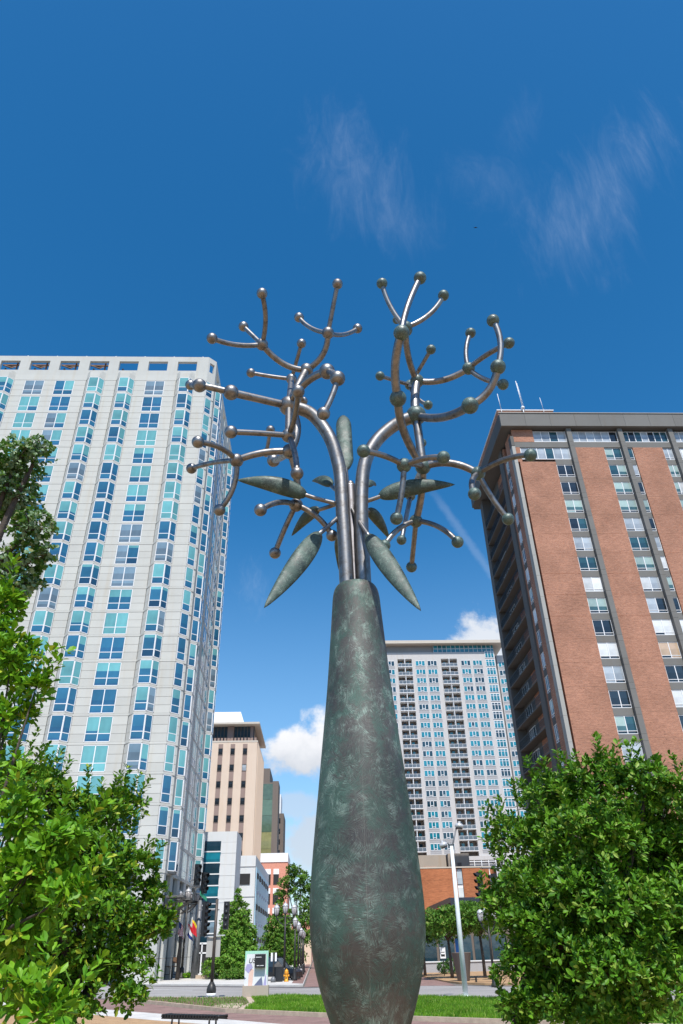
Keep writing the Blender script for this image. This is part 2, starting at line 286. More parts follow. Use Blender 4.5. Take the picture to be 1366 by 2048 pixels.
def steel(name, c, rough, dark):
    m = bpy.data.materials.new(name); m.use_nodes = True; t = m.node_tree; p = t.nodes['Principled BSDF']
    tcn = N(t, 'ShaderNodeTexCoord')
    n = N(t, 'ShaderNodeTexNoise'); n.inputs['Scale'].default_value = 9; n.inputs['Detail'].default_value = 8; n.inputs['Roughness'].default_value = 0.7; t.links.new(tcn.outputs['Object'], n.inputs['Vector'])
    n2 = N(t, 'ShaderNodeTexNoise'); n2.inputs['Scale'].default_value = 160; n2.inputs['Detail'].default_value = 3; t.links.new(tcn.outputs['Object'], n2.inputs['Vector'])
    cc = mixc(t, mrange(t, n.outputs[0], 0.4, 0.72), c, dark)
    cc = mixc(t, mrange(t, n2.outputs[0], 0.55, 0.75, 0, 0.35), cc, tuple(x * 0.55 for x in dark))
    t.links.new(cc, p.inputs['Base Color']); p.inputs['Metallic'].default_value = 1.0
    t.links.new(mrange(t, n.outputs[0], 0.35, 0.7, rough - 0.05, rough + 0.14, False), p.inputs['Roughness'])
    b = N(t, 'ShaderNodeBump'); b.inputs['Strength'].default_value = 0.08; b.inputs['Distance'].default_value = 0.004; t.links.new(n2.outputs[0], b.inputs['Height']); t.links.new(b.outputs[0], p.inputs['Normal'])
    return m
M_['steel'] = steel('brushed_stainless_steel', (0.27, 0.265, 0.26), 0.42, (0.13, 0.12, 0.115))
M_['rust'] = steel('dull_grey_steel', (0.27, 0.26, 0.27), 0.42, (0.17, 0.155, 0.15))
def leafmat(name, c1, c2, cy, ypart=0.1, island=True, trans=0.17, pale=None):
    m = bpy.data.materials.new(name); m.use_nodes = True; t = m.node_tree; t.nodes.clear()
    if island: g = N(t, 'ShaderNodeNewGeometry'); r = g.outputs['Random Per Island']
    else: g = N(t, 'ShaderNodeObjectInfo'); r = g.outputs['Random']
    c = mixc(t, r, c1, c2)
    if 'grass' in name:
        gp = N(t, 'ShaderNodeNewGeometry'); gn = N(t, 'ShaderNodeTexNoise'); gn.inputs['Scale'].default_value = 0.9; gn.inputs['Detail'].default_value = 4; t.links.new(gp.outputs['Position'], gn.inputs['Vector']); c = mixc(t, mrange(t, gn.outputs[0], 0.42, 0.7, 0, 0.75), c, (0.035, 0.12, 0.008))
    wn = N(t, 'ShaderNodeTexWhiteNoise', noise_dimensions='1D'); t.links.new(mth(t, 'MULTIPLY', r, 91.7), wn.inputs['W'])
    c = mixc(t, mrange(t, wn.outputs['Value'], 1 - ypart, 1 - ypart * 0.7), c, cy)
    if pale:
        gg = N(t, 'ShaderNodeNewGeometry'); c = mixc(t, gg.outputs['Backfacing'], c, pale)
    p = N(t, 'ShaderNodeBsdfPrincipled'); t.links.new(c, p.inputs['Base Color']); p.inputs['Roughness'].default_value = 0.45; p.inputs['Specular IOR Level'].default_value = 0.22
    tr = N(t, 'ShaderNodeBsdfTranslucent'); h = N(t, 'ShaderNodeHueSaturation'); h.inputs['Value'].default_value = 1.7; h.inputs['Hue'].default_value = 0.485; t.links.new(c, h.inputs['Color']); t.links.new(h.outputs[0], tr.inputs[0])
    mx = N(t, 'ShaderNodeMixShader'); mx.inputs[0].default_value = trans; t.links.new(p.outputs[0], mx.inputs[1]); t.links.new(tr.outputs[0], mx.inputs[2])
    o = N(t, 'ShaderNodeOutputMaterial'); t.links.new(mx.outputs[0], o.inputs[0])
    return m
M_['lf_r'] = leafmat('leaf_green', (0.028, 0.105, 0.007), (0.13, 0.30, 0.018), (0.22, 0.33, 0.05), 0.14)
M_['lf_ro'] = leafmat('leaf_green_single', (0.045, 0.15, 0.010), (0.10, 0.26, 0.018), (0.22, 0.34, 0.05), 0.12, False)
M_['lf_l'] = leafmat('leaf_green_left', (0.028, 0.105, 0.007), (0.13, 0.29, 0.015), (0.28, 0.36, 0.03), 0.12)
M_['lf_b'] = leafmat('leaf_near_yellow_green', (0.07, 0.22, 0.010), (0.17, 0.35, 0.016), (0.32, 0.38, 0.03), 0.07)
M_['lf_bo'] = leafmat('leaf_near_single', (0.07, 0.22, 0.010), (0.17, 0.35, 0.016), (0.40, 0.40, 0.03), 0.10, False)
M_['lf_c'] = leafmat('leaf_linden', (0.045, 0.14, 0.02), (0.11, 0.24, 0.04), (0.42, 0.48, 0.24), 0.14, True, 0.2, (0.20, 0.30, 0.16))
M_['lf_m'] = leafmat('leaf_street', (0.055, 0.16, 0.02), (0.14, 0.27, 0.035), (0.20, 0.24, 0.05), 0.1)
M_['lf_d'] = leafmat('leaf_street_dark', (0.03, 0.11, 0.02), (0.08, 0.19, 0.035), (0.12, 0.2, 0.05), 0.1)
M_['lf_x'] = leafmat('leaf_conifer', (0.07, 0.20, 0.02), (0.17, 0.33, 0.04), (0.2, 0.3, 0.05), 0.2)
M_['bark'] = mat('bark', (0.09, 0.07, 0.055), 0.9, c2=(0.04, 0.032, 0.027), vscale=12, bump=0.6, bscale=30)
M_['grassblade'] = leafmat('grass_blade', (0.10, 0.25, 0.012), (0.20, 0.38, 0.03), (0.34, 0.42, 0.08), 0.12, True, 0.4)
M_['asphalt'] = mat('asphalt', (0.29, 0.275, 0.265), 0.9, var=0.12, vscale=0.35, bump=0.3, bscale=60, stretch=(0.5, 1.5, 1))
M_['asphalt2'] = mat('dark_gutter_asphalt', (0.11, 0.10, 0.10), 0.9, var=0.15, vscale=1)
M_['pink'] = mat('rose_brick_paving', (0.24, 0.145, 0.125), 0.9, var=0.18, vscale=1.2, bump=0.4, bscale=25)
M_['curb'] = mat('tan_kerb', (0.46, 0.36, 0.27), 0.85, var=0.15, vscale=3)
M_['walk'] = mat('pale_pavement', (0.55, 0.53, 0.50), 0.85, var=0.1, vscale=1)
M_['tanpave'] = mat('orange_tan_paving', (0.40, 0.25, 0.13), 0.85, var=0.14, vscale=2)
M_['ground'] = mat('city_ground', (0.14, 0.125, 0.11), 0.95, var=0.2, vscale=0.05)
M_['soil'] = mat('mulch', (0.12, 0.065, 0.045), 0.95, c2=(0.20, 0.15, 0.08), vscale=8, bump=0.8, bscale=40)
M_['turf'] = mat('turf', (0.08, 0.17, 0.02), 0.95, c2=(0.05, 0.11, 0.015), vscale=5, bump=0.8, bscale=60)
M_['carS'] = mat('silver_car_paint', (0.42, 0.45, 0.48), 0.28, 0.5)
M_['carB'] = mat('black_car_paint', (0.012, 0.014, 0.018), 0.22, 0.2)
M_['tyre'] = mat('tyre_rubber', (0.015, 0.015, 0.015), 0.8)
M_['hyd'] = mat('yellow_hydrant_paint', (0.75, 0.33, 0.02), 0.45, var=0.1, vscale=8)
def flatc(n, c, r=0.5): M_[n] = mat(n, c, r); return M_[n]
flatc('red', (0.55, 0.02, 0.03)); flatc('navy', (0.02, 0.04, 0.2)); flatc('flagwhite', (0.8, 0.8, 0.8)); flatc('yellow', (0.75, 0.55, 0.03)); flatc('mint', (0.36, 0.66, 0.50)); flatc('lilac', (0.36, 0.34, 0.55)); flatc('peach', (0.72, 0.50, 0.42)); flatc('slate', (0.13, 0.15, 0.24)); flatc('inkblue', (0.025, 0.035, 0.055)); flatc('signblue', (0.02, 0.16, 0.55)); flatc('signgreen', (0.02, 0.22, 0.12)); flatc('signback', (0.40, 0.39, 0.36)); flatc('rooftile', (0.55, 0.2, 0.1))
M_['globe'] = mat('frosted_lantern_glass', (0.42, 0.40, 0.40), 0.25, var=0.15, vscale=4)
M_['globecap'] = mat('lantern_cap', (0.55, 0.55, 0.56), 0.35, 0.3)
M_['guard'] = mat('smoked_balcony_glass', (0.13, 0.16, 0.19), 0.15, var=0.2, vscale=0.6)
M_['lens'] = mat('dark_signal_lens', (0.04, 0.03, 0.03), 0.15)

# ------------------------------------------------------------ geometry helpers
def link(name, me, parent=None, m=None, smooth=False, loc=None):
    if m is not None and not me.materials: me.materials.append(m)
    if smooth: me.polygons.foreach_set('use_smooth', [True] * len(me.polygons))
    o = bpy.data.objects.new(name, me); col.objects.link(o)
    if parent is not None: o.parent = parent
    if loc is not None: o.location = loc
    return o
def pm(name, vs, fs):
    me = bpy.data.meshes.new(name); me.from_pydata([tuple(v) for v in vs], [], fs); me.update(); return me
def thing(name, label, cat, loc=(0, 0, 0), rz=0.0, group=None):
    o = bpy.data.objects.new(name, None); col.objects.link(o); o.location = loc; o.rotation_euler = (0, 0, rz); o.empty_display_size = 0.3
    o['label'] = label; o['category'] = cat
    if group: o['group'] = group
    return o
def tag(o, label, cat, group=None):
    o['label'] = label; o['category'] = cat
    if group: o['group'] = group
    return o
def struct(name, me, m): o = link(name, me, None, m); o['kind'] = 'structure'; return o
class G:
    """collects boxes, prisms, tubes into one mesh"""
    def __init__(s): s.v = []; s.f = []; s.sm = []
    def add(s, vs, fs, smooth=False):
        k = len(s.v); s.v += [tuple(v) for v in vs]; s.f += [tuple(i + k for i in f) for f in fs]; s.sm += [smooth] * len(fs); return s
    def box(s, x0, y0, z0, x1, y1, z1):
        if x1 < x0: x0, x1 = x1, x0
        if y1 < y0: y0, y1 = y1, y0
        return s.add([(x0, y0, z0), (x1, y0, z0), (x1, y1, z0), (x0, y1, z0), (x0, y0, z1), (x1, y0, z1), (x1, y1, z1), (x0, y1, z1)], [(0, 3, 2, 1), (4, 5, 6, 7), (0, 1, 5, 4), (1, 2, 6, 5), (2, 3, 7, 6), (3, 0, 4, 7)])
    def prism(s, pts, z0, z1):
        n = len(pts); a = sum(pts[i][0] * pts[(i + 1) % n][1] - pts[(i + 1) % n][0] * pts[i][1] for i in range(n))
        if a < 0: pts = pts[::-1]
        return s.add([(p[0], p[1], z0) for p in pts] + [(p[0], p[1], z1) for p in pts], [tuple(range(n))[::-1], tuple(range(n, 2 * n))] + [(i, (i + 1) % n, n + (i + 1) % n, n + i) for i in range(n)])
    def tube(s, pts, rs, seg=12, cap=True):
        pts = [Vector(p) for p in pts]
        if not isinstance(rs, (list, tuple)): rs = [rs] * len(pts)
        t0 = (pts[1] - pts[0]).normalized(); up = Vector((0, 0, 1)) if abs(t0.z) < 0.9 else Vector((1, 0, 0))
        nn = t0.cross(up).normalized(); vs = []; n = len(pts)
        for i, p in enumerate(pts):
            t = ((pts[min(i + 1, n - 1)] - pts[max(i - 1, 0)])).normalized()
            nn = (nn - t * nn.dot(t)).normalized(); b = t.cross(nn)
            for k in range(seg):
                a = 2 * math.pi * k / seg; vs.append(p + (nn * math.cos(a) + b * math.sin(a)) * rs[i])
        fs = [(i * seg + k, i * seg + (k + 1) % seg, (i + 1) * seg + (k + 1) % seg, (i + 1) * seg + k) for i in range(n - 1) for k in range(seg)]
        s.add(vs, fs, True)
        if cap:
            k0 = len(s.v) - n * seg
            s.f.append(tuple(k0 + k for k in range(seg))[::-1]); s.sm.append(False); s.f.append(tuple(k0 + (n - 1) * seg + k for k in range(seg))); s.sm.append(False)
        return s
    def lathe(s, prof, cx=0, cy=0, seg=24, cz=0):
        vs = []; 
        for r, z in prof:
            for k in range(seg): a = 2 * math.pi * k / seg; vs.append((cx + r * math.cos(a), cy + r * math.sin(a), cz + z))
        n = len(prof)
        fs = [(i * seg + k, i * seg + (k + 1) % seg, (i + 1) * seg + (k + 1) % seg, (i + 1) * seg + k) for i in range(n - 1) for k in range(seg)]
        s.add(vs, fs, True); k0 = len(s.v) - n * seg
        s.f.append(tuple(k0 + k for k in range(seg))[::-1]); s.sm.append(False); s.f.append(tuple(k0 + (n - 1) * seg + k for k in range(seg))); s.sm.append(False)
        return s
    def ball(s, c, r, seg=20, rings=12, sz=1.0):
        vs = [(c[0], c[1], c[2] - r * sz)]
        for i in range(1, rings):
            a = -math.pi / 2 + math.pi * i / rings
            for k in range(seg): b = 2 * math.pi * k / seg; vs.append((c[0] + r * math.cos(a) * math.cos(b), c[1] + r * math.cos(a) * math.sin(b), c[2] + r * sz * math.sin(a)))
        vs.append((c[0], c[1], c[2] + r * sz)); n = len(vs) - 1
        fs = [(0, 1 + (k + 1) % seg, 1 + k) for k in range(seg)]
        for i in range(rings - 2):
            for k in range(seg): a = 1 + i * seg; fs.append((a + k, a + (k + 1) % seg, a + seg + (k + 1) % seg, a + seg + k))
        a = 1 + (rings - 2) * seg; fs += [(a + k, a + (k + 1) % seg, n) for k in range(seg)]
        return s.add(vs, fs, True)
    def me(s, name):
        m = pm(name, s.v, s.f); m.polygons.foreach_set('use_smooth', s.sm); return m
    def obj(s, name, m, parent=None, loc=None): return link(name, s.me(name), parent, m, False, loc)
def share(name, me, parent, loc=(0, 0, 0), rz=0.0, m=None):
    o = bpy.data.objects.new(name, me); col.objects.link(o); o.parent = parent; o.location = loc; o.rotation_euler = (0, 0, rz)
    if m is not None: o.material_slots[0].link = 'OBJECT'; o.material_slots[0].material = m
    return o
def boxm(name, x0, y0, z0, x1, y1, z1, m): me = G().box(x0, y0, z0, x1, y1, z1).me(name); me.materials.append(m); return me
def copy_tree(o, parent=None):
    c = o.copy(); col.objects.link(c)
    if parent is not None: c.parent = parent
    for ch in o.children: copy_tree(ch, c)
    return c

# ------------------------------------------------------------ ground, streets
struct('ground', pm('ground', [(-2500, -2500, 0), (2500, -2500, 0), (2500, 3500, 0), (-2500, 3500, 0)], [(0, 1, 2, 3)]), M_['ground'])
def sheet(name, pts, z, m, kind='structure', label=None):
    o = G().prism(pts, z - 0.003, z).obj(name, m)
    o['kind'] = kind
    return o
# plaza the sculpture stands on, pale band, rose brick road, median, main road, far pavement
PF = lambda x: 30.17 - 1.22 * (x + 8.0) * 0.72   # park edge line
sheet('plaza', [(-40, -40), (40, -40), (40, -8), (14.5, 18.3), (3.0, 27.0), (-2.2, 30.6), (-6.7, 35.4), (-12.0, 41.5), (-40, 74)], 0.006, M_['tanpave'])
sheet('pavement', [(-40, 74), (-12.0, 41.5), (-6.7, 35.4), (-2.2, 30.6), (3.0, 27.0), (14.5, 18.3), (15.3, 19.1), (4.0, 28.0), (-1.2, 31.8), (-7.39, 39.3), (-12.5, 45.2), (-40, 77)], 0.010, M_['walk'])
sheet('brick_road', [(-40, 77), (-12.5, 45.2), (-7.39, 39.3), (-1.2, 31.8), (4.0, 28.0), (15.3, 19.1), (18, 22), (8.6, 27.5), (3.67, 31.4), (0.14, 34.4), (-3.4, 37.7), (-4.1, 38.4), (-8.66, 45.7), (-14, 53.5), (-38, 84)], 0.014, M_['pink'])
sheet('road', [(-60, 100), (-16.5, 55.5), (-10.3, 51.2), (-6.0, 48.9), (-2.0, 48.4), (5.65, 44.2), (10.8, 39.2), (22, 29), (60, 2), (90, 20), (24, 44.5), (14.0, 53), (8.5, 58.5), (6.8, 62), (0.25, 60.5), (-1.2, 62.3), (-9, 68.5), (-20, 77), (-60, 118)], 0.018, M_['asphalt'])
sheet('gutter', [(-1.2, 62.3), (-9, 68.5), (-20, 77), (-20, 75.4), (-9, 66.6), (-1.1, 60.2), (5.5, 60.0), (5.0, 61.9), (0.25, 60.5)], 0.022, M_['asphalt2'])
sheet('side_street', [(-0.9, 61.8), (3, 60.6), (9.6, 57.8), (9.9, 64), (9.6, 75), (9.4, 420), (-0.6, 420), (-0.85, 90)], 0.026, M_['pink'])
sheet('crossing_line', [(0.2, 64.2), (7.9, 64.2), (7.9, 64.6), (0.2, 64.6)], 0.031, M_['walk'])
sheet('lane_line', [(-20, 70.5), (-9, 61.5), (-9, 61.35), (-20, 70.3)], 0.023, M_['flagwhite'])
# far pavement is a real step
o = G().prism([(-60, 118.2), (-20, 77.2), (-9, 68.7), (-1.6, 62.8), (-1.0, 63.4), (-1.0, 420), (-60, 420)], 0.0, 0.13).obj('far_pavement', M_['walk']); o['kind'] = 'structure'
o = G().prism([(9.75, 64.0), (10.3, 60.2), (11.6, 57.6), (14.0, 55.6), (24, 47), (60, 30), (60, 420), (9.6, 420), (9.6, 76)], 0.0, 0.12).obj('corner_pavement', M_['tanpave']); o['kind'] = 'structure'
o = G().prism([(-1.95, 66), (-1.05, 64.6), (-1.05, 300), (-1.95, 300)], 0.131, 0.136).obj('brick_strip', M_['pink']); o['kind'] = 'structure'
# median kerb and bed
MED = [(-8.66, 45.9), (-4.1, 38.57), (-3.38, 37.93), (-3.2, 42.5), (-3.9, 48.2), (-6.0, 48.4), (-10.3, 51.0), (-13, 52.5)]
GR = [(-3.38, 37.93), (0.14, 34.58), (3.67, 31.59), (8.6, 27.7), (17, 21.5), (21, 28.5), (10.8, 39.0), (5.65, 44.01), (-1.0, 47.8), (-3.9, 48.2), (-3.2, 42.5)]
def inset(P, d):
    n = len(P); out = []
    cx = sum(p[0] for p in P) / n; cy = sum(p[1] for p in P) / n
    for i in range(n):
        a = Vector(P[i - 1]); b = Vector(P[i]); c = Vector(P[(i + 1) % n])
        n1 = Vector((-(b - a).y, (b - a).x)).normalized(); n2 = Vector((-(c - b).y, (c - b).x)).normalized()
        m = (n1 + n2).normalized(); s = 1 / max(0.5, m.dot(n1)); q = b + m * d * s; out.append((q.x, q.y))
    return out
def area(P): return sum(P[i][0] * P[(i + 1) % len(P)][1] - P[(i + 1) % len(P)][0] * P[i][1] for i in range(len(P)))
if area(MED) < 0: MED = MED[::-1]
if area(GR) < 0: GR = GR[::-1]
for nm, P, mm in (('median_kerb', MED, 'soil'), ('lawn_kerb', GR, 'turf')):
    I = inset(P, 0.16); n = len(P); g = G()
    for i in range(n):
        j = (i + 1) % n; g.prism([P[i], P[j], I[j], I[i]], 0.0, 0.15)
    o = g.obj(nm, M_['curb']); o['kind'] = 'structure'
    o = G().prism(inset(P, 0.165), 0.0, 0.13).obj({'soil': 'mulch_bed', 'turf': 'lawn'}[mm], M_[mm]); o['kind'] = 'structure'
o = G().prism([(-4.95, 40.6), (-3.65, 38.7), (-3.45, 40.2), (-3.6, 42.2), (-4.6, 42.6)], 0.13, 0.145).obj('trodden_path', M_['curb']); o['kind'] = 'structure'
def inpoly(x, y, P):
    c = False; n = len(P)
    for i in range(n):
        x1, y1 = P[i]; x2, y2 = P[i - 1]
        if (y1 > y) != (y2 > y) and x < (x2 - x1) * (y - y1) / (y2 - y1) + x1: c = not c
    return c
def blades(name, P, n, h, wd, m, label_m=None, clump=0.0):
    xs = [p[0] for p in P]; ys = [p[1] for p in P]; vs = []; fs = []; k = 0; tries = 0
    while k < n and tries < n * 4:
        tries += 1
        x = rng.uniform(min(xs), max(xs)); y = rng.uniform(min(ys), max(ys))
        if not inpoly(x, y, P): continue
        hh = h * rng.uniform(0.55, 1.25) * (1 + clump * math.sin(x * 2.1 + 1.3 * math.sin(y * 1.7)) * math.sin(y * 1.9))
        a = rng.uniform(0, 6.28); b = rng.uniform(0, 6.28); ln = rng.uniform(0.2, 0.75) * hh
        dx, dy = math.cos(a) * wd, math.sin(a) * wd; lx, ly = math.cos(b) * ln, math.sin(b) * ln
        q = len(vs); vs += [(x - dx, y - dy, 0.12), (x + dx, y + dy, 0.12), (x + lx * .4 + dx * .7, y + ly * .4 + dy * .7, 0.12 + hh * .6), (x + lx * .4 - dx * .7, y + ly * .4 - dy * .7, 0.12 + hh * .6), (x + lx, y + ly, 0.12 + hh)]
        fs += [(q, q + 1, q + 2, q + 3), (q + 3, q + 2, q + 4)]; k += 1
    o = link(name, pm(name, vs, fs), None, m); o['kind'] = 'stuff'; return o
blades('grass', inset(GR, 0.15), 75000, 0.15, 0.012, M_['grassblade'], clump=0.35)
blades('weeds', inset(MED, 0.2), 1500, 0.12, 0.015, M_['lf_m'])

# ------------------------------------------------------------ the sculpture
NODES = {'ML': ((-0.343, 6.846, 8.229), 0.129), 'a1': ((-1.051, 6.54, 8.178), 0.096), 'a2': ((-1.431, 6.455, 8.214), 0.086), 'a3': ((-1.709, 7.157, 8.865), 0.072), 'b0': ((-0.128, 7.182, 9.181), 0.095), 'b1': ((-0.742, 6.922, 9.406), 0.085), 'b11': ((-0.714, 6.312, 9.728), 0.073), 'b12': ((-1.37, 6.596, 9.175), 0.073), 'b13': ((-1.036, 7.061, 9.906), 0.072), 'b2': ((0.172, 6.827, 9.54), 0.085), 'b21': ((0.305, 6.477, 10.132), 0.073), 'b22': ((-0.243, 7.102, 10.148), 0.072), 'b23': ((0.624, 7.28, 10.12), 0.072), 'c0': ((-0.366, 7.846, 9.63), 0.083), 'c1': ((-0.212, 7.471, 9.996), 0.071), 'c2': ((-0.991, 7.91, 9.809), 0.071), 'c3': ((-0.196, 8.5, 9.767), 0.068), 'd1': ((0.138, 6.225, 8.242), 0.097), 'd2': ((0.248, 5.857, 7.784), 0.088), 'd3': ((0.086, 5.901, 7.304), 0.074), 'e0': ((-0.323, 6.507, 7.476), 0.086), 'e1': ((-0.198, 5.873, 7.599), 0.075), 'e2': ((-0.96, 6.207, 7.286), 0.074), 'e3': ((-0.208, 6.276, 6.76), 0.073), 'f0': ((-0.323, 6.849, 7.499), 0.095), 'f1': ((-0.965, 6.855, 7.365), 0.085), 'f11': ((-1.366, 6.432, 7.318), 0.073), 'f12': ((-1.65, 7.552, 7.747), 0.071), 'f13': ((-1.154, 7.064, 6.784), 0.072), 'f2': ((-0.243, 7.169, 6.921), 0.085), 'f21': ((-0.628, 6.677, 6.537), 0.073), 'f22': ((-0.498, 7.441, 6.401), 0.071), 'f23': ((0.195, 7.272, 6.547), 0.072), 'g0': ((-0.604, 8.03, 8.233), 0.093), 'g1': ((-0.751, 8.5, 8.732), 0.072), 'g2': ((-0.689, 8.307, 9.014), 0.07), 'MR': ((1.289, 6.859, 8.089), 0.129), 'h0': ((1.375, 6.991, 8.808), 0.095), 'h1': ((1.169, 6.335, 9.131), 0.087), 'h11': ((0.889, 6.212, 9.832), 0.074), 'h12': ((1.709, 6.262, 9.667), 0.074), 'h13': ((1.413, 8.439, 11.584), 0.07), 'h14': ((1.198, 6.471, 9.231), 0.086), 'h2': ((2.04, 6.766, 8.828), 0.085), 'h21': ((2.138, 6.734, 9.464), 0.073), 'h22': ((2.469, 6.284, 8.81), 0.073), 'h23': ((2.41, 6.618, 8.409), 0.073), 'i0': ((1.488, 8.164, 9.814), 0.083), 'i1': ((1.683, 7.265, 9.682), 0.072), 'i2': ((0.969, 7.734, 9.596), 0.071), 'i3': ((1.685, 7.916, 9.187), 0.071), 'j1': ((0.946, 6.037, 7.648), 0.098), 'j2': ((0.964, 5.5, 8.142), 0.091), 'j3': ((1.249, 5.5, 9.074), 0.076), 'k1': ((1.756, 5.994, 7.509), 0.098), 'k2': ((2.077, 5.755, 7.878), 0.088), 'k3': ((2.096, 5.679, 8.553), 0.075), 'l0': ((1.317, 6.893, 7.297), 0.095), 'l1': ((1.94, 6.729, 7.084), 0.086), 'l11': ((2.399, 6.158, 6.931), 0.074), 'l12': ((1.75, 6.326, 6.52), 0.073), 'l13': ((2.24, 6.831, 6.506), 0.072), 'l2': ((1.249, 7.357, 6.803), 0.084), 'l21': ((0.819, 7.206, 6.369), 0.072), 'l22': ((1.668, 7.064, 6.333), 0.072), 'l23': ((1.226, 7.884, 6.434), 0.071), 'm0': ((1.014, 6.445, 6.994), 0.086), 'm1': ((0.526, 6.109, 6.945), 0.074), 'm2': ((1.407, 6.118, 6.865), 0.074), 'm3': ((0.902, 6.594, 6.369), 0.073), 'n0': ((1.648, 8.5, 8.922), 0.07), 'n1': ((1.395, 8.5, 7.935), 0.074), 'n2': ((1.197, 8.395, 7.127), 0.07)}
EDGES = [('ML','a1',0,0,.05),('a1','a2',0,-1,.04),('a2','a3',0,0,.034),('ML','b0',-1,0,.055),('b0','b1',-2,13,.042),('b1','b11',7,0,.034),('b1','b12',0,7,.034),('b1','b13',2,2,.032),
('b0','b2',11,6,.042),('b2','b21',0,0,.033),('b2','b22',-4,6,.032),('b2','b23',0,8,.032),('ML','c0',0,0,.045),('c0','c1',0,0,.03),('c0','c2',0,1,.03),('c0','c3',0,0,.03),
('ML','d1',-5,-12,.05),('d1','d2',3,-2,.042),('d2','d3',3,0,.034),('ML','e0',0,0,.045),('e0','e1',3,3,.034),('e0','e2',0,-1,.034),('e0','e3',4,-3,.034),
('ML','f0',15,0,.055),('f0','f1',-2,-6,.043),('f1','f11',5,-7,.033),('f1','f12',0,-4,.032),('f1','f13',11,3,.034),('f0','f2',8,2,.044),('f2','f21',0,-10,.034),('f2','f22',-2,0,.033),('f2','f23',6,-7,.034),
('f0','g0',0,3,.045),('g0','g1',0,0,.035),('g1','g2',0,0,.03),
('MR','h0',-3,0,.06),('h0','h1',-6,4,.043),('h1','h11',-6,3,.032),('h1','h12',8,7,.034),('h1','h13',0,0,.03),('h0','h2',0,11,.042),('h2','h21',-7,0,.032),('h2','h22',-2,-3,.034),('h2','h23',-6,4,.033),
('h0','i0',0,0,.04),('i0','i1',0,0,.03),('i0','i2',0,0,.03),('i0','i3',-6,4,.03),
('l0','j1',-13,-2,.05),('j1','j2',-9,0,.05),('j2','j3',-7,4,.036),
('MR','k1',2,13,.052),('k1','k2',9,9,.045),('k2','k3',10,-3,.036),
('MR','l0',0,0,.055),('l0','l1',0,-14,.045),('l1','l11',0,-9,.033),('l1','l12',-9,-3,.034),('l1','l13',-2,3,.033),('l0','l2',4,0,.045),('l2','l21',-4,-8,.033),('l2','l22',4,-9,.033),('l2','l23',0,0,.033),
('l0','m0',0,-6,.042),('m0','m1',3,-4,.034),('m0','m2',2,-6,.034),('m0','m3',3,0,.034),('MR','n0',0,0,.035),('l0','n1',0,0,.042),('n1','n2',0,0,.034)]
SX = 0.444
sculpt = thing('sculpture', 'tall bronze vase sculpture with steel stems, ball-tipped branches and metal leaves', 'sculpture', (SX, 7.0, 0))
def L3(p): return Vector(p) - Vector((SX, 7.0, 0))
# vase body (lathe with UV in metres)
prof = [(0.20, 1.02), (0.205, 1.12), (0.215, 1.28), (0.235, 1.45), (0.275, 1.62), (0.328, 1.781), (0.368, 1.874), (0.415, 2.01), (0.456, 2.148), (0.486, 2.291), (0.501, 2.437), (0.505, 2.56), (0.503, 2.664), (0.489, 2.9), (0.467, 3.146), (0.442, 3.403), (0.416, 3.671), (0.389, 3.951), (0.36, 4.244), (0.331, 4.55), (0.307, 4.872), (0.284, 5.209), (0.267, 5.46), (0.262, 5.55), (0.254, 5.62), (0.24, 5.675), (0.218, 5.712), (0.19, 5.73), (0.05, 5.735)]
pf = []
for i in range(len(prof) - 1):
    for s_ in range(3):
        t = s_ / 3; pf.append((prof[i][0] * (1 - t) + prof[i + 1][0] * t, prof[i][1] * (1 - t) + prof[i + 1][1] * t))
pf.append(prof[-1])
# smooth the profile a little
for _ in range(2): pf = [pf[0]] + [((pf[i - 1][0] + 2 * pf[i][0] + pf[i + 1][0]) / 4, (pf[i - 1][1] + 2 * pf[i][1] + pf[i + 1][1]) / 4) for i in range(1, len(pf) - 1)] + [pf[-1]]
SEG = 72; vs = []; fs = []
for r, z in pf:
    for k in range(SEG): a = 2 * math.pi * k / SEG; vs.append((r * math.cos(a), r * math.sin(a), z))
for i in range(len(pf) - 1):
    for k in range(SEG): fs.append((i * SEG + k, i * SEG + (k + 1) % SEG, (i + 1) * SEG + (k + 1) % SEG, (i + 1) * SEG + k))
fs.append(tuple((len(pf) - 1) * SEG + k for k in range(SEG)))
bm_ = pm('vase_body', vs, fs); uvl = bm_.uv_layers.new(name='UVMap')
# simple continuous u: recompute with the seam at the back (+Y)
for poly in bm_.polygons:
    us = []
    for li in poly.loop_indices:
        c = bm_.vertices[bm_.loops[li].vertex_index].co; us.append(math.atan2(c.x, -c.y))
    if max(us) - min(us) > math.pi: us = [u + 2 * math.pi if u < 0 else u for u in us]
    for li, u in zip(poly.loop_indices, us): uvl.data[li].uv = (u * 0.42 + 2, bm_.vertices[bm_.loops[li].vertex_index].co.z)
link('vase_body', bm_, sculpt, M_['bell'], True)
G().lathe([(0.55, 0.0), (0.55, 0.92), (0.5, 1.0), (0.22, 1.02)], seg=48).obj('plinth', M_['concrete'], sculpt)
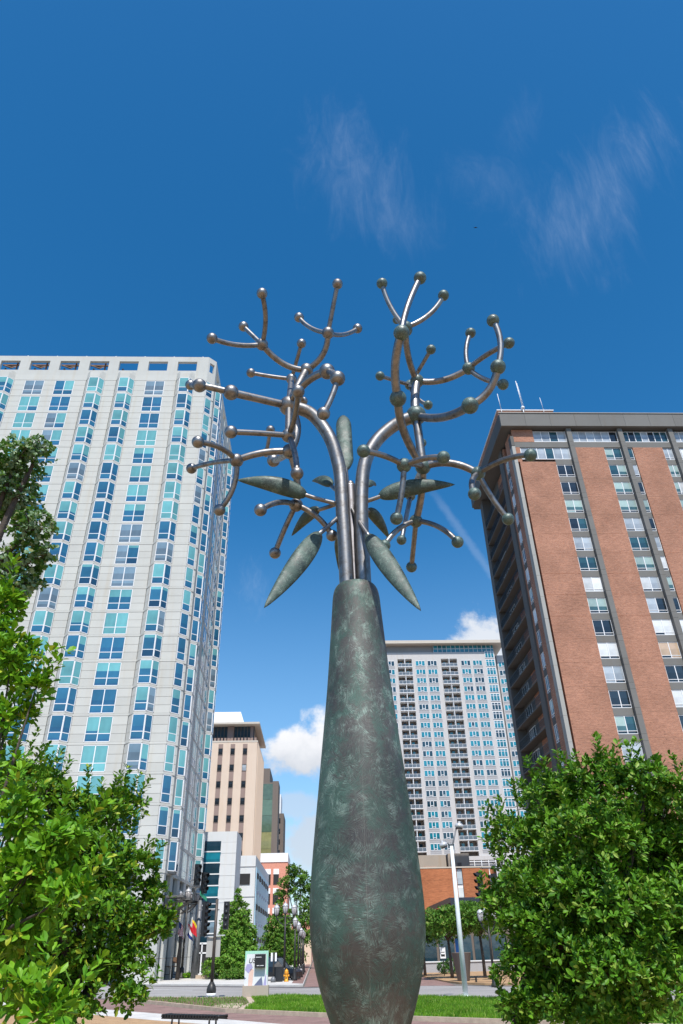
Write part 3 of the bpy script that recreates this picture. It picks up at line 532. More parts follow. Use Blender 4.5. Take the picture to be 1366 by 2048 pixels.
# stems
def catmull(P, n=8):
    P = [Vector(p) for p in P]; P = [P[0] * 2 - P[1]] + P + [P[-1] * 2 - P[-2]]; out = []
    for i in range(1, len(P) - 2):
        for k in range(n):
            t = k / n; a, b, c, d = P[i - 1:i + 3]
            out.append(0.5 * ((2 * b) + (c - a) * t + (2 * a - 5 * b + 4 * c - d) * t * t + (3 * b - a - 3 * c + d) * t ** 3))
    out.append(P[-2]); return out
nd = {k: (Vector(p), r) for k, (p, r) in NODES.items()}
LS = [(0.347, 6.96, 5.6), (0.335, 6.96, 6.194), (0.321, 6.96, 6.6), (0.310, 6.96, 7.029), (0.290, 6.96, 7.328), (0.208, 6.94, 7.70), (0.08, 6.93, 7.98), (-0.09, 6.9, 8.17), nd['ML'][0]]
RS = [(0.536, 6.97, 5.6), (0.534, 6.97, 6.194), (0.537, 6.97, 6.6), (0.563, 6.97, 7.103), (0.621, 6.96, 7.443), (0.753, 6.95, 7.72), (0.924, 6.93, 7.91), (1.094, 6.9, 8.02), nd['MR'][0]]
CS = [(0.44, 7.10, 5.6), (0.432, 7.12, 6.5), (0.43, 7.12, 6.99), (0.425, 7.12, 7.17)]
for nm, P, r, m in (('stem', LS, 0.083, 'steel'), ('stem', RS, 0.083, 'steel'), ('stem', CS, 0.078, 'rust')):
    g = G(); g.tube([L3(p) for p in catmull(P)], r, 24); o = g.obj(nm, M_[m], sculpt)
G().ball(L3((0.43, 7.12, 7.2)), 0.045).tube([L3((0.43, 7.12, 7.12)), L3((0.43, 7.12, 7.21))], 0.03).obj('stem_cap', M_['rust'], sculpt)
RIGHTK = set('h i j k l m n'.split())
def ray_px(dx, dy, depth): return (RT * dx + DN * dy) * (depth / 1388.7)
hub = {}
for k, (p, r) in nd.items():
    bronze_ = k == 'MR' or k[0] in RIGHTK
    term = (len(k) == 3) or k in ('a3', 'c1', 'c2', 'c3', 'd3', 'e1', 'e2', 'e3', 'g2', 'i1', 'i2', 'i3', 'j3', 'k3', 'm1', 'm2', 'm3', 'n0', 'n2')
    g = G().ball(L3(p), r, 32, 20)
    o = g.obj('ball', M_['ballb' if bronze_ else 'steel'], sculpt)
    q = Quaternion((rng.random(), rng.random(), rng.random()), rng.uniform(0, 3))
for a, b, dx, dy, r in EDGES:
    A, B = nd[a][0], nd[b][0]; mid = (A + B) / 2; depth = (mid - Vector((0, 0, 2.3))).dot(FW)
    c = mid + ray_px(dx, dy, depth) * 2
    pts = [L3(A * (1 - t) ** 2 + c * 2 * t * (1 - t) + B * t * t) for t in [i / 12 for i in range(13)]]
    G().tube(pts, r, 16).obj('branch', M_['steel'], sculpt)
# leaves: name, base, tip, half width, stem root on the cluster
LV = [((0.398, 7.45, 7.635), (0.395, 7.75, 8.845), 0.118, (0.40, 7.12, 7.0), 'blunt'),
 ((-0.107, 7.0, 6.956), (-0.948, 6.9, 7.107), 0.118, (0.40, 7.08, 6.85), 'c'),
 ((0.206, 7.3, 7.308), (-0.051, 7.7, 7.648), 0.085, (0.42, 7.12, 6.95), 'c'),
 ((0.646, 7.3, 7.293), (0.809, 7.7, 7.567), 0.066, (0.42, 7.12, 6.95), 'c'),
 ((0.759, 7.0, 6.941), (1.687, 6.9, 7.041), 0.118, (0.42, 7.08, 6.86), 'c'),
 ((0.04, 7.4, 7.025), (-0.324, 8.0, 6.966), 0.084, (0.42, 7.15, 7.0), 'c'),
 ((0.046, 6.75, 6.288), (-0.511, 6.3, 5.156), 0.122, (0.40, 7.1, 6.85), 'd'),
 ((0.278, 7.4, 6.593), (0.298, 8.0, 6.448), 0.057, (0.42, 7.15, 6.8), 'c'),
 ((0.66, 7.4, 7.009), (0.981, 8.0, 6.916), 0.084, (0.42, 7.15, 7.0), 'c'),
 ((0.582, 6.75, 6.261), (1.037, 6.3, 5.113), 0.122, (0.42, 7.1, 6.85), 'd')]
for (b, t, hw, root, kind), kind_up in zip(LV, (0.5, 0.35, 0.5, 0.5, 0.35, 0.25, 0.2, 0.3, 0.3, 0.5)):
    b, t, root = Vector(b), Vector(t), Vector(root); ax = (t - b); Ln = ax.length; a1 = ax / Ln
    view = ((b + t) / 2 - Vector((0, 0, 2.3))).normalized()
    nn_v = -view + Vector((0, 0, 1)) * kind_up; ndir = (nn_v - a1 * nn_v.dot(a1)).normalized(); wdir = a1.cross(ndir).normalized()
    nS, nC = 26, 20; vs = []; fs = []
    for i in range(nS + 1):
        s = i / nS
        if kind == 'blunt': wv = min(1.0, (s / 0.14)) ** 0.55 * (1 - max(0, (s - 0.74) / 0.26) ** 2.2) ** 0.75 if s < 1 else 0
        else: wv = (math.sin(math.pi * min(1, s ** 0.62)) ** 0.72) if 0 < s < 1 else 0
        wv = max(wv, 0.02) if i < nS else 0.01
        if i == 0: wv = 0.16
        cc = b + ax * s + Vector((0, 0, 1)) * (0.05 * math.sin(math.pi * s) * (1 if kind != 'd' else -0.4))
        for k in range(nC):
            a = 2 * math.pi * k / nC; cx_, cy_ = math.cos(a), math.sin(a)
            vs.append(L3(cc + wdir * hw * 0.92 * wv * math.copysign(abs(cx_) ** 0.85, cx_) + ndir * hw * wv * (0.62 if kind == 'c' else 0.45) * cy_ * (1 if cy_ > 0 else 0.9)))
    for i in range(nS):
        for k in range(nC): fs.append((i * nC + k, i * nC + (k + 1) % nC, (i + 1) * nC + (k + 1) % nC, (i + 1) * nC + k))
    fs.append(tuple(range(nC))[::-1]); fs.append(tuple(nS * nC + k for k in range(nC)))
    lf = link('metal_leaf', pm('metal_leaf', vs, fs), sculpt, M_['leafb'], True)
    mid = (root + b) / 2 + Vector((0, 0, -0.03))
    G().tube([L3(root * (1 - u) ** 2 + mid * 2 * u * (1 - u) + (b + a1 * 0.06) * u * u) for u in [i / 10 for i in range(11)]], 0.026, 12).obj('leaf_stalk', M_['steel'], sculpt)

# ------------------------------------------------------------ left tower (pale precast, teal windows)
H0, FH, K0, K1 = 23.87, 3.0, -4, 16
LT = thing('apartment_tower', 'tall pale concrete apartment tower with teal glass bay windows, left of the sculpture', 'tower', (0, 0, 0))
COLC = [-18.725 - 4.243 * n for n in range(0, 9)]
KIND = ['B', 'F', 'B', 'B', 'F', 'F', 'B', 'B', 'F']
YF = 75.0
ROOF = 76.6; TOPH = H0 + FH * K1   # 71.87
# core mass
core = G().prism([(-60, YF + 0.14), (-15.72, YF + 0.14), (-14.84, 76.1), (-14.84, 98.4), (-60, 98.4)], 9.0, 72.6)
core.obj('wall', M_['joint'], LT)
G().prism([(-60, YF - 0.02), (-15.70, YF - 0.02), (-14.69, 76.0), (-14.69, 98.3), (-60, 98.3)], 72.0, 72.9).obj('cornice', M_['stone'], LT)
# parapet screen with square openings and a terrace behind
def screen(P, Q, openings, z0, z1, zt, th=0.45):
    """wall from P to Q with openings [(s0,s1)] between z0 and z1, up to zt; starts at 72.9"""
    P, Q = Vector(P), Vector(Q); d = (Q - P); L = d.length; d /= L; nrm = Vector((d.y, -d.x))
    g = G()
    def seg(s0, s1, a, b): 
        A = P + d * s0; B = P + d * s1; C_ = B - nrm * th; D = A - nrm * th; g.prism([tuple(A), tuple(B), tuple(C_), tuple(D)], a, b)
    seg(0, L, 72.9, z0); seg(0, L, z1, zt)
    s = 0
    for (a, b) in sorted(openings): seg(s, a, z0, z1); s = b
    seg(s, L, z0, z1)
    return g
ops = [(c - 1.38 + 60, c + 1.38 + 60) for c in COLC] + [(60 + COLC[-1] - 4.243 - 1.38, 60 + COLC[-1] - 4.243 + 1.38)]
screen((-60, YF), (-15.70, YF), [o for o in ops if o[0] > 0.2], 73.86, 75.66, ROOF).obj('parapet', M_['stone'], LT)
screen((-15.70, YF), (-14.69, 76.0), [(0.3, 1.12)], 73.86, 75.66, ROOF - 0.01, 0.4).obj('parapet', M_['stone'], LT)
rops = [(1.0 + 4.24 * i, 3.4 + 4.24 * i) for i in range(5)]
screen((-14.69, 76.0), (-14.69, 98.3), rops, 73.86, 75.66, ROOF - 0.02, 0.4).obj('parapet', M_['stone'], LT)
for c in COLC[2:8]:
    g = G()
    g.box(c - 1.2, YF + 1.0, 74.95, c - 1.0, YF + 6, 75.15); g.box(c + 0.6, YF + 1.0, 74.5, c + 0.8, YF + 6, 74.7); g.box(c - 2, YF + 3.0, 75.2, c + 2, YF + 3.25, 75.42); g.box(c - 2, YF + 5.2, 73.2, c + 2, YF + 5.6, 75.5)
    g.obj('pergola_beam', M_['wood'], LT)
for c in COLC[3:7]:
    g = G(); g.add([(c - 1.6, 75.9, 75.6), (c - 0.2, 75.9, 74.9), (c + 0.2, 77.8, 77.6), (c - 1.6, 77.8, 77.4)], [(0, 1, 2, 3)]); g.box(c - 1.7, 76.2, 75.9, c + 1.5, 76.4, 76.1); g.box(c + 0.5, 75.8, 74.6, c + 0.68, 75.95, 76.1)
    g.obj('terrace_canopy', M_['wood'], LT)
g = G()
for c in COLC[:5]:
    for i in range(9): g.box(c - 1.3 + i * 0.32, YF + 0.75, 73.6, c - 1.27 + i * 0.32, YF + 0.78, 74.15)
    g.box(c - 1.4, YF + 0.74, 74.12, c + 1.4, YF + 0.79, 74.18)
g.obj('terrace_railing', M_['frame'], LT)
for c in COLC[:8]:
    G().ball((c + 2.1, YF + 0.25, ROOF + 0.14), 0.14, 8, 6).obj('roof_lamp', M_['globecap'], LT)

# bay window columns: solid prisms behind the panes
def bay_pts(cx, y, p, e=0.0): return [(cx - 1.28 - e, y), (cx - 0.66 - e * 0.6, y - p), (cx + 0.66 + e * 0.6, y - p), (cx + 1.28 + e, y)]
for c, kd in zip(COLC, KIND):
    if kd == 'B':
        G().prism(bay_pts(c, YF + 0.2, 0.72, -0.06), 11.0 - 2.0, 71.95).obj('bay', M_['joint'], LT)
        G().prism(bay_pts(c, YF, 0.70, 0.04), 71.95, 72.75).obj('bay_cap', M_['stone'], LT)
        G().prism([(c - 1.28, YF), (c - 0.8, YF - 0.45), (c + 0.8, YF - 0.45), (c + 1.28, YF)], 72.75, 73.3).obj('bay_cap', M_['stone'], LT)
# window meshes (origin at head centre, facade plane y=0, facing -Y)
WH = 2.68
def frame_me(name, xs, zs, wdt=0.075, dep=0.045, y=0.0):
    g = G()
    for i, x in enumerate(xs): h = wdt * (1.0 if 0 < i < len(xs) - 1 else 0.7); g.box(x - h / 2 * 1.3, y - dep, zs[-1], x + h / 2 * 1.3, y + 0.05, zs[0])
    for z in zs:
        for i in range(len(xs) - 1): g.box(xs[i] + wdt * .6, y - dep * 0.9, z - wdt / 2, xs[i + 1] - wdt * .6, y + 0.05, z + wdt / 2)
    return g
def setm(me, m): me.materials.append(m); return me
fF = setm(frame_me('win_flat', [-1.31, 0, 1.31], [-0.04, -1.82, -WH + 0.03]).me('window_frame_flat'), M_['frame'])
pU = setm(G().box(-1.25, -0.03, -1.79, -0.05, 0.04, -0.08).me('pane_u'), M_['g_teal'])
pL = setm(G().box(-1.25, -0.03, -WH + 0.06, -0.05, 0.04, -1.86).me('pane_l'), M_['g_teal'])
# bay: front light and right-hand splayed light, left splay is solid
p_, w_ = 0.70, 0.62
def splay(g, side, fn):
    """run fn in a frame along the splayed face, then rotate it into place"""
gb = frame_me('bf', [-0.64, 0.64], [-0.04, -1.82, -WH + 0.03]); 
fs_ = frame_me('bs', [-0.42, 0.42], [-0.04, -1.82, -WH + 0.03])
ang = math.atan2(p_, w_)
def rot_add(g, src, cx, cy, a):
    vs = [(cx + v[0] * math.cos(a) - v[1] * math.sin(a), cy + v[0] * math.sin(a) + v[1] * math.cos(a), v[2]) for v in src.v]
    g.add(vs, src.f); return g
gbay = G(); gbay.add([(v[0], v[1] - p_, v[2]) for v in gb.v], gb.f); rot_add(gbay, fs_, 0.66 + w_ / 2, -p_ / 2, ang)
fB = setm(gbay.me('window_frame_bay'), M_['frame'])
bU = setm(G().box(-0.59, -p_ - 0.03, -1.79, 0.59, -p_ + 0.04, -0.08).me('bay_pane_u'), M_['g_teal'])
bL = setm(G().box(-0.59, -p_ - 0.03, -WH + 0.06, 0.59, -p_ + 0.04, -1.86).me('bay_pane_l'), M_['g_teal'])
sU = setm(rot_add(G(), G().box(-0.38, -0.03, -1.79, 0.38, 0.04, -0.08), 0.66 + w_ / 2, -p_ / 2, ang).me('side_pane_u'), M_['g_teal'])
sL = setm(rot_add(G(), G().box(-0.38, -0.03, -WH + 0.06, 0.38, 0.04, -1.86), 0.66 + w_ / 2, -p_ / 2, ang).me('side_pane_l'), M_['g_teal'])
fN = setm(frame_me('wn', [-0.52, 0.52], [-0.04, -1.82, -WH + 0.03]).me('window_frame_narrow'), M_['frame'])
nU = setm(G().box(-0.47, -0.03, -1.79, 0.47, 0.04, -0.08).me('narrow_pane_u'), M_['g_teal'])
nL = setm(G().box(-0.47, -0.03, -WH + 0.06, 0.47, 0.04, -1.86).me('narrow_pane_l'), M_['g_teal'])
def pick():
    r = rng.random()
    if r < 0.36: return ('g_teal', 'g_teal') if rng.random() < 0.45 else ('g_teal', 'g_blue')
    if r < 0.48: return ('g_low', 'g_blue')
    if r < 0.60: return ('g_half', 'g_blue')
    if r < 0.68: return ('g_high', 'g_dark')
    if r < 0.90: return ('g_blue', 'g_blue')
    return ('g_grey', 'g_grey')
def window(parent, fr, panes, loc, rz=0.0, two=None):
    wd = share('window', fr, parent, loc, rz)
    a = pick(); b = a if rng.random() < 0.72 else pick()
    for i, (pmn, low, second, off) in enumerate(panes):
        ch = (b if second else a)[1 if low else 0]
        share('pane', pmn, wd, (off, 0, 0), 0, M_[ch])
    return wd
for k in range(K0, K1 + 1):
    z = H0 + FH * k
    for c, kd in list(zip(COLC, KIND))[:8]:
        if k < 0 and c < -45: continue
        if kd == 'F': window(LT, fF, [(pU, 0, 0, 0), (pL, 1, 0, 0), (pU, 0, 1, 1.30), (pL, 1, 1, 1.30)], (c, YF + 0.04, z))
        else: window(LT, fB, [(bU, 0, 0, 0), (bL, 1, 0, 0), (sU, 0, 1, 0), (sL, 1, 1, 0)], (c, YF, z))
    # chamfer light
    a_ch = math.atan2(1.05, 1.01)
    window(LT, fN, [(nU, 0, 0, 0), (nL, 1, 0, 0)], (-15.70 + 0.60 * math.cos(a_ch), YF + 0.60 * math.sin(a_ch), z), a_ch)
    # right-hand face: splayed bays at both ends, flat lights between
    for i in range(5):
        yc = 78.35 + 4.24 * i
        if i in (0, 4):
            window(LT, fB2 if False else fB, [(bU, 0, 0, 0), (bL, 1, 0, 0)], (-14.69, yc, z), math.pi / 2)
        else: window(LT, fF, [(pU, 0, 0, 0), (pL, 1, 0, 0), (pU, 0, 1, 1.30), (pL, 1, 1, 1.30)], (-14.73, yc, z), math.pi / 2)
for yc in (78.35, 78.35 + 4.24 * 4):
    G().prism([(-14.9, yc - 1.22), (-14.05, yc - 0.6), (-14.05, yc + 0.6), (-14.9, yc + 1.22)], 9.0, 71.95).obj('bay', M_['joint'], LT)
    G().prism([(-14.7, yc - 1.32), (-13.95, yc - 0.7), (-13.95, yc + 0.7), (-14.7, yc + 1.32)], 71.95, 72.75).obj('bay_cap', M_['stone'], LT)
# the splay facing the street-corner of each side bay carries its own light
cs = math.atan2(0.62, 0.70)
for k in range(K0, K1 + 1):
    z = H0 + FH * k
    for yc in (78.35, 78.35 + 4.24 * 4):
        o = share('side_light', fN, LT, (-14.69 + 0.34, yc - 0.97, z), cs); o.scale = (0.78, 1, 1)
        a = pick(); share('pane', nU, o, (0, 0, 0), 0, M_[a[0]]); share('pane', nL, o, (0, 0, 0), 0, M_[a[1]])
# belt courses: one per floor, following the bays
def belt(z0, z1, e):
    pts = [(-60, YF - e)]
    for c, kd in sorted(zip(COLC, KIND)):
        if kd == 'B': pts += [(c - 1.28 - e, YF - e), (c - 0.66 - e * .4, YF - 0.70 - e), (c + 0.66 + e * .4, YF - 0.70 - e), (c + 1.28 + e, YF - e)]
    pts += [(-15.70 + e * 0.3, YF - e), (-14.69 + e, 76.0 - e * 0.3)]
    for yc in (78.35, 78.35 + 4.24 * 4): pts += [(-14.69 + e, yc - 1.28 - e), (-13.99 + e, yc - 0.66 - e * .4), (-13.99 + e, yc + 0.66 + e * .4), (-14.69 + e, yc + 1.28 + e)]
    pts += [(-14.69 + e, 98.3), (-60, 98.3)]
    return G().prism(pts, z0, z1)
bm0 = setm(belt(0.03, 0.28, 0.022).me('belt_course'), M_['stone'])
for k in range(K0, K1 + 1): share('belt_course', bm0, LT, (0, 0, H0 + FH * k))
# precast panels on the piers, three to a storey: biggest as single parts, the rest as one
pan = []
def pier(x0, x1, y): return ('x', x0, x1, y)
edges = []
xs_ = sorted(COLC)
for i in range(len(xs_) - 1): edges.append((xs_[i] + 1.33, xs_[i + 1] - 1.33))
edges.append((xs_[-1] + 1.33, -15.72)); edges.append((-60, xs_[0] - 1.33))
ROWS = [(-0.93, 0.0 + 0.005), (-1.83, -0.96), (-2.70, -1.86)]
allp = []
for k in range(K0, K1 + 1):
    for (a, b) in edges:
        for (r0, r1) in ROWS: allp.append((a, b, H0 + FH * k + r0, H0 + FH * k + r1))
allp.sort(key=lambda q: (q[2] ** 2 + (q[0] + q[1]) ** 2 / 4))
pcache = {}; rest = G(); nn_ = 0
for (a, b, z0, z1) in allp:
    if nn_ < 285 and a > -50:
        key = (round(b - a, 3), round(z1 - z0, 3))
        if key not in pcache: pcache[key] = boxm('panel', 0, -0.0, 0, b - a, 0.13, z1 - z0, M_['stone'])
        share('panel', pcache[key], LT, (a, YF + 0.004 * rng.uniform(-1, 1), z0)); nn_ += 1
    else: rest.box(a, YF, z0, b, YF + 0.13, z1)
# left splays of the bays and the chamfer / side piers
cheek = {}
for k in range(K0, K1 + 1):
    for (r0, r1) in ROWS:
        z0, z1 = H0 + FH * k + r0, H0 + FH * k + r1
        for c, kd in zip(COLC, KIND):
            if kd == 'B': cheek.setdefault(c, G()).prism([(c - 1.26, YF), (c - 0.70, YF - 0.66), (c - 0.68, YF - 0.56), (c - 1.2, YF + 0.06)], z0, z1)
        rest.prism([(-14.93, 75.86), (-14.69, 76.0 + 0.06), (-14.8, 76.1), (-15.0, 75.95)], z0, z1)
        ys = [76.02, 78.35 - 1.33, 78.35 + 1.33]
        rest.box(-14.69, 76.1, z0, -14.82, 78.35 - 1.33, z1)
        for i in range(5):
            y0_ = 78.35 + 4.24 * i + 1.33; y1_ = 78.35 + 4.24 * (i + 1) - 1.33 if i < 4 else 98.3
            rest.box(-14.69, y0_, z0, -14.82, y1_, z1)
        for (r_a) in (): pass
o = rest.obj('panels_far', M_['stone'], LT); o['kind'] = 'stuff'
for c in cheek: cheek[c].obj('bay_cheek', M_['stone'], LT)['kind'] = 'stuff'
# top storey band between the last heads and the cornice
G().box(-60, YF - 0.0, TOPH + 0.29, -15.70, YF + 0.2, 72.6).obj('frieze', M_['stone'], LT)
# ground storeys
for (a, b) in edges:
    for (z0, z1) in ((0.1, 1.9), (1.94, 4.1), (4.14, 6.3), (6.34, 8.9)): G().box(a, YF, z0, b, YF + 0.6, z1).obj('base_panel', M_['stone'], LT)
for z0, z1 in ((0.1, 1.9), (1.94, 4.1), (4.14, 6.3), (6.34, 8.9)):
    G().prism([(-15.72, 75.0), (-14.69, 76.02), (-14.69, 77.0), (-15.72, 77.0)], z0, z1).obj('base_panel', M_['stone'], LT)
    for i in range(5): y0_ = 78.35 + 4.24 * i + 0.9; G().box(-14.69, y0_, z0, -15.2, y0_ + 1.6, z1).obj('base_panel', M_['stone'], LT)
G().prism([(-60, 75.5), (-15.9, 75.5), (-15.0, 76.6), (-15.0, 98), (-60, 98)], 0.1, 9.0).obj('lobby_glass', M_['b_dark'], LT)
G().prism([(-60, YF - 0.05), (-15.68, YF - 0.05), (-14.64, 76.0), (-14.64, 98.3), (-60, 98.3)], 8.92, 9.25).obj('base_cornice', M_['stone'], LT)
for (y0_, y1_) in ((77.4, 79.3), (81.7, 83.6), (86.0, 87.9)):
    g = G(); g.prism([(-14.6, y0_), (-12.9, y0_), (-12.9, y1_), (-14.6, y1_)], 6.9, 7.1); g.add([(-12.9, y0_, 6.9), (-12.9, y1_, 6.9), (-14.6, y1_, 5.9), (-14.6, y0_, 5.9)], [(0, 1, 2, 3)])
    g.obj('canopy', M_['fgrey'], LT)

# ------------------------------------------------------------ right tower (red brick, grey concrete fins)
RTW = thing('brick_tower', 'red brick apartment tower with dark concrete fins, right of the sculpture', 'tower')
YB = 75.75; RH, RF = 57.72, 2.853
BR = [(27.85, 32.80), (35.95, 40.02), (44.08, 48.30), (51.6, 55.3), (57.4, 61.4)]
WN = [(32.85, 35.12), (40.07, 42.42), (43.12, 44.03), (48.36, 49.65), (50.35, 51.55), (55.35, 56.6)]
PL = [(35.15, 35.83), (42.45, 43.10), (49.68, 50.33), (56.7, 57.35)]
KR = 19
G().box(28.5, YB + 0.45, 0, 62, 95.5, 63.4).obj('wall', M_['fgrey'], RTW)
# floor-high brick panels
bcache = {}
for (a, b) in BR:
    for k in range(-1, KR):
        z1 = RH - RF * k + 0.42 - (0.0 if k >= 0 else 0.0); z0 = z1 - RF + 0.012
        if k == -1 and a < 30: continue
        if k == -1: z1 = 60.62
        key = (round(b - a, 3), round(z1 - z0, 3))
        if key not in bcache: bcache[key] = boxm('brick_panel', 0, 0, 0, b - a, 0.4, z1 - z0, M_['brick'])
        share('brick_panel', bcache[key], RTW, (a, YB, z0))
share('brick_panel', boxm('bp', 0, 0, 0, 0.6, 0.4, 2.45, M_['brick']), RTW, (27.62, YB, 58.15))
share('brick_panel', boxm('bp', 0, 0, 0, 2.95, 0.4, 2.15, M_['brick']), RTW, (27.5, YB, 61.55))
# pilasters in cast segments
bl1 = boxm('pilaster_block', 0, 0, 0, 0.66, 0.75, RF * 0.74 - 0.02, M_['mgrey']); bl2 = boxm('pilaster_cap', 0, 0, 0, 0.66, 0.75, RF * 0.26 - 0.02, M_['mgrey'])
for (a, b) in PL:
    for k in range(-2, KR):
        z = RH - RF * k - RF
        share('pilaster_block', bl1, RTW, (a, YB - 0.42, z + RF * 0.26)); share('pilaster_block', bl2, RTW, (a, YB - 0.42, z))
    G().box(a, YB - 0.42, RH + RF * 2, b, YB + 0.3, 63.7).obj('pilaster_block', M_['mgrey'], RTW)
# corner pier (light) and recess
cb = boxm('corner_block', 0, 0, 0, 0.46, 1.0, RF - 0.02, M_['lgrey'])
for k in range(-1, KR): share('corner_block', cb, RTW, (27.02, YB - 0.35, RH - RF * k - RF))
G().box(27.02, YB - 0.35, 60.65, 27.48, YB + 0.65, 62.3).obj('corner_block', M_['fgrey'], RTW)
# windows
def rwin(w, h, cols, tr):
    xs = [w * i / cols for i in range(cols + 1)]
    g = G()
    for i, x in enumerate(xs): g.box(x - 0.045 if 0 < i < cols else (x if i == 0 else x - 0.06), -0.07, -h, x + 0.045 if 0 < i < cols else (x + 0.06 if i == 0 else x), 0.03, 0)
    for z in (0, -h + 0.06) + ((tr,) if tr else ()): g.box(0.06, -0.06, z - 0.06, w - 0.06, 0.03, z)
    return setm(g.me('window_frame'), M_['frame'])
rc = {}
def rpick():
    r = rng.random()
    return 'r_dark' if r < .2 else 'r_teal' if r < .42 else 'r_mint' if r < .66 else 'r_white' if r < .82 else 'r_pale' if r < .96 else 'r_tan'
for j, (a, b) in enumerate(WN):
    w = b - a; cols = 2 if w > 1.1 else 1
    if j not in rc:
        rc[j] = (rwin(w, 1.98, cols, -1.62), setm(G().box(0.05, -0.02, -1.66, w / cols - 0.05, 0.02, -0.05).me('pane'), M_['r_dark']), setm(G().box(0.05, -0.02, -1.93, w / cols - 0.05, 0.02, -1.69).me('vent_pane'), M_['r_dark']), boxm('spandrel', 0, 0, 0, w, 0.3, RF - 1.98 - 0.03, M_['mgrey']))
    for k in range(-1, KR):
        z = RH - RF * k
        if k == -1 and j == 0: continue
        fo = share('window', rc[j][0], RTW, (a, YB + 0.22, z)); pk = rpick()
        for i in range(cols):
            share('pane', rc[j][1], fo, (w / cols * i, 0, 0), 0, M_[pk if rng.random() < .75 else rpick()]); share('pane', rc[j][2], fo, (w / cols * i, 0, 0), 0, M_['r_dark' if rng.random() < .6 else pk])
        share('spandrel', rc[j][3], RTW, (a, YB + 0.12, z - RF + 0.015))
# top storeys: long ribbons of windows
def ribbon(a, b, z1, z0, n, y):
    w = b - a; g = G(); ww = w / n
    for i in range(n + 1): g.box(a + ww * i - 0.05, y - 0.08, z0, a + ww * i + 0.05, y + 0.02, z1)
    g.box(a, y - 0.07, z1 - 0.07, b, y + 0.02, z1); g.box(a, y - 0.07, z0, b, y + 0.02, z0 + 0.08)
    o = g.obj('window', M_['frame'], RTW); pk = rng.choice(['r_teal', 'r_dark', 'r_pale'])
    for i in range(n): G().box(a + ww * i + 0.06, y - 0.03, z0 + 0.09, a + ww * (i + 1) - 0.06, y + 0.01, z1 - 0.08).obj('pane', M_[rng.choice([pk, pk, 'r_teal', 'r_dark', 'r_pale'])], o)
ribbon(30.45, 35.1, 63.5, 61.66, 4, YB + 0.2); ribbon(35.85, 42.40, 63.5, 61.66, 6, YB + 0.2); ribbon(43.12, 49.6, 63.5, 61.66, 7, YB + 0.2); ribbon(50.35, 56.6, 63.5, 61.66, 6, YB + 0.2); ribbon(28.3, 35.1, 60.6, 58.65, 6, YB + 0.2)
for a, b in ((27.5, 35.14), (35.84, 42.44), (43.11, 49.67), (50.34, 56.69), (57.36, 62)):
    G().box(a, YB + 0.02, 60.63, b, YB + 0.4, 61.54).obj('spandrel', M_['mgrey'], RTW)
G().box(32.85, YB + 0.12, 57.76, 35.13, YB + 0.4, 58.6).obj('spandrel', M_['mgrey'], RTW)
# roof fascia: cast lengths
xf = 25.9
while xf < 61:
    x2 = min(xf + 3.55, 62)
    G().box(xf + 0.012, 74.9, 63.75, x2 - 0.012, 75.3, 66.0).obj('fascia_panel', M_['mgrey'], RTW); xf = x2
yf = 75.32
while yf < 96:
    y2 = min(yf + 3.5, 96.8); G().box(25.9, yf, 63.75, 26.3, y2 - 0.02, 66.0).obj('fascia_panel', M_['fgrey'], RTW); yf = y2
G().box(26.3, 75.3, 63.78, 62, 96.8, 65.7).obj('roof', M_['fgrey'], RTW)
G().box(25.8, 74.8, 66.0, 62, 75.1, 66.12).obj('roof_edge', M_['lgrey'], RTW)
# left face: fins, brick, recessed balconies
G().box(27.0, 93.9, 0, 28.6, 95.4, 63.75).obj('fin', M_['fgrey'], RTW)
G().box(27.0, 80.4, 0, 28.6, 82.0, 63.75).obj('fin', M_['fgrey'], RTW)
for k in range(-2, KR):
    z = RH - RF * k - RF + 0.4
    h = RF - 0.015 if k > -2 else 2.4
    G().box(27.22, 76.4, z, 28.5, 78.55, z + h).obj('brick_panel', M_['brick'], RTW) if k % 1 == 0 else None
    G().box(27.22, 79.75, z, 28.5, 80.38, z + h).obj('brick_panel', M_['brick'], RTW)
    G().box(28.3, 82.0, z, 28.52, 88.2, z + h).obj('brick_panel', M_['brick'], RTW)
lw = rwin(1.2, 1.98, 2, -1.62); lp = setm(G().box(0.05, -0.02, -1.66, 0.55, 0.02, -0.05).me('pane'), M_['r_teal'])
door = G(); 
for i in range(4): door.box(i * 0.95 - 0.04, -0.06, -2.3, i * 0.95 + 0.04, 0.02, 0)
door.box(0, -0.06, -0.07, 2.85, 0.02, 0); dme = setm(door.me('door_frame'), M_['frame']); dgl = boxm('door_pane', 0.05, -0.02, -2.25, 0.9, 0.01, -0.07, M_['r_teal'])
slab = boxm('balcony_slab', 27.0, 82.05, 0, 28.4, 93.85, 0.16, M_['fgrey'])
rg = G(); rg.box(27.02, 82.1, 1.05, 27.06, 93.8, 1.09); rg.box(27.02, 82.1, 0.2, 27.06, 93.8, 0.23)
for i in range(79): rg.box(27.03, 82.15 + i * 0.15, 0.2, 27.05, 82.17 + i * 0.15, 1.06)
rgm = setm(rg.me('balcony_railing'), M_['black'])
G().box(28.3, 88.2, 0, 28.45, 93.9, 63.7).obj('balcony_wall', M_['fgrey'], RTW)
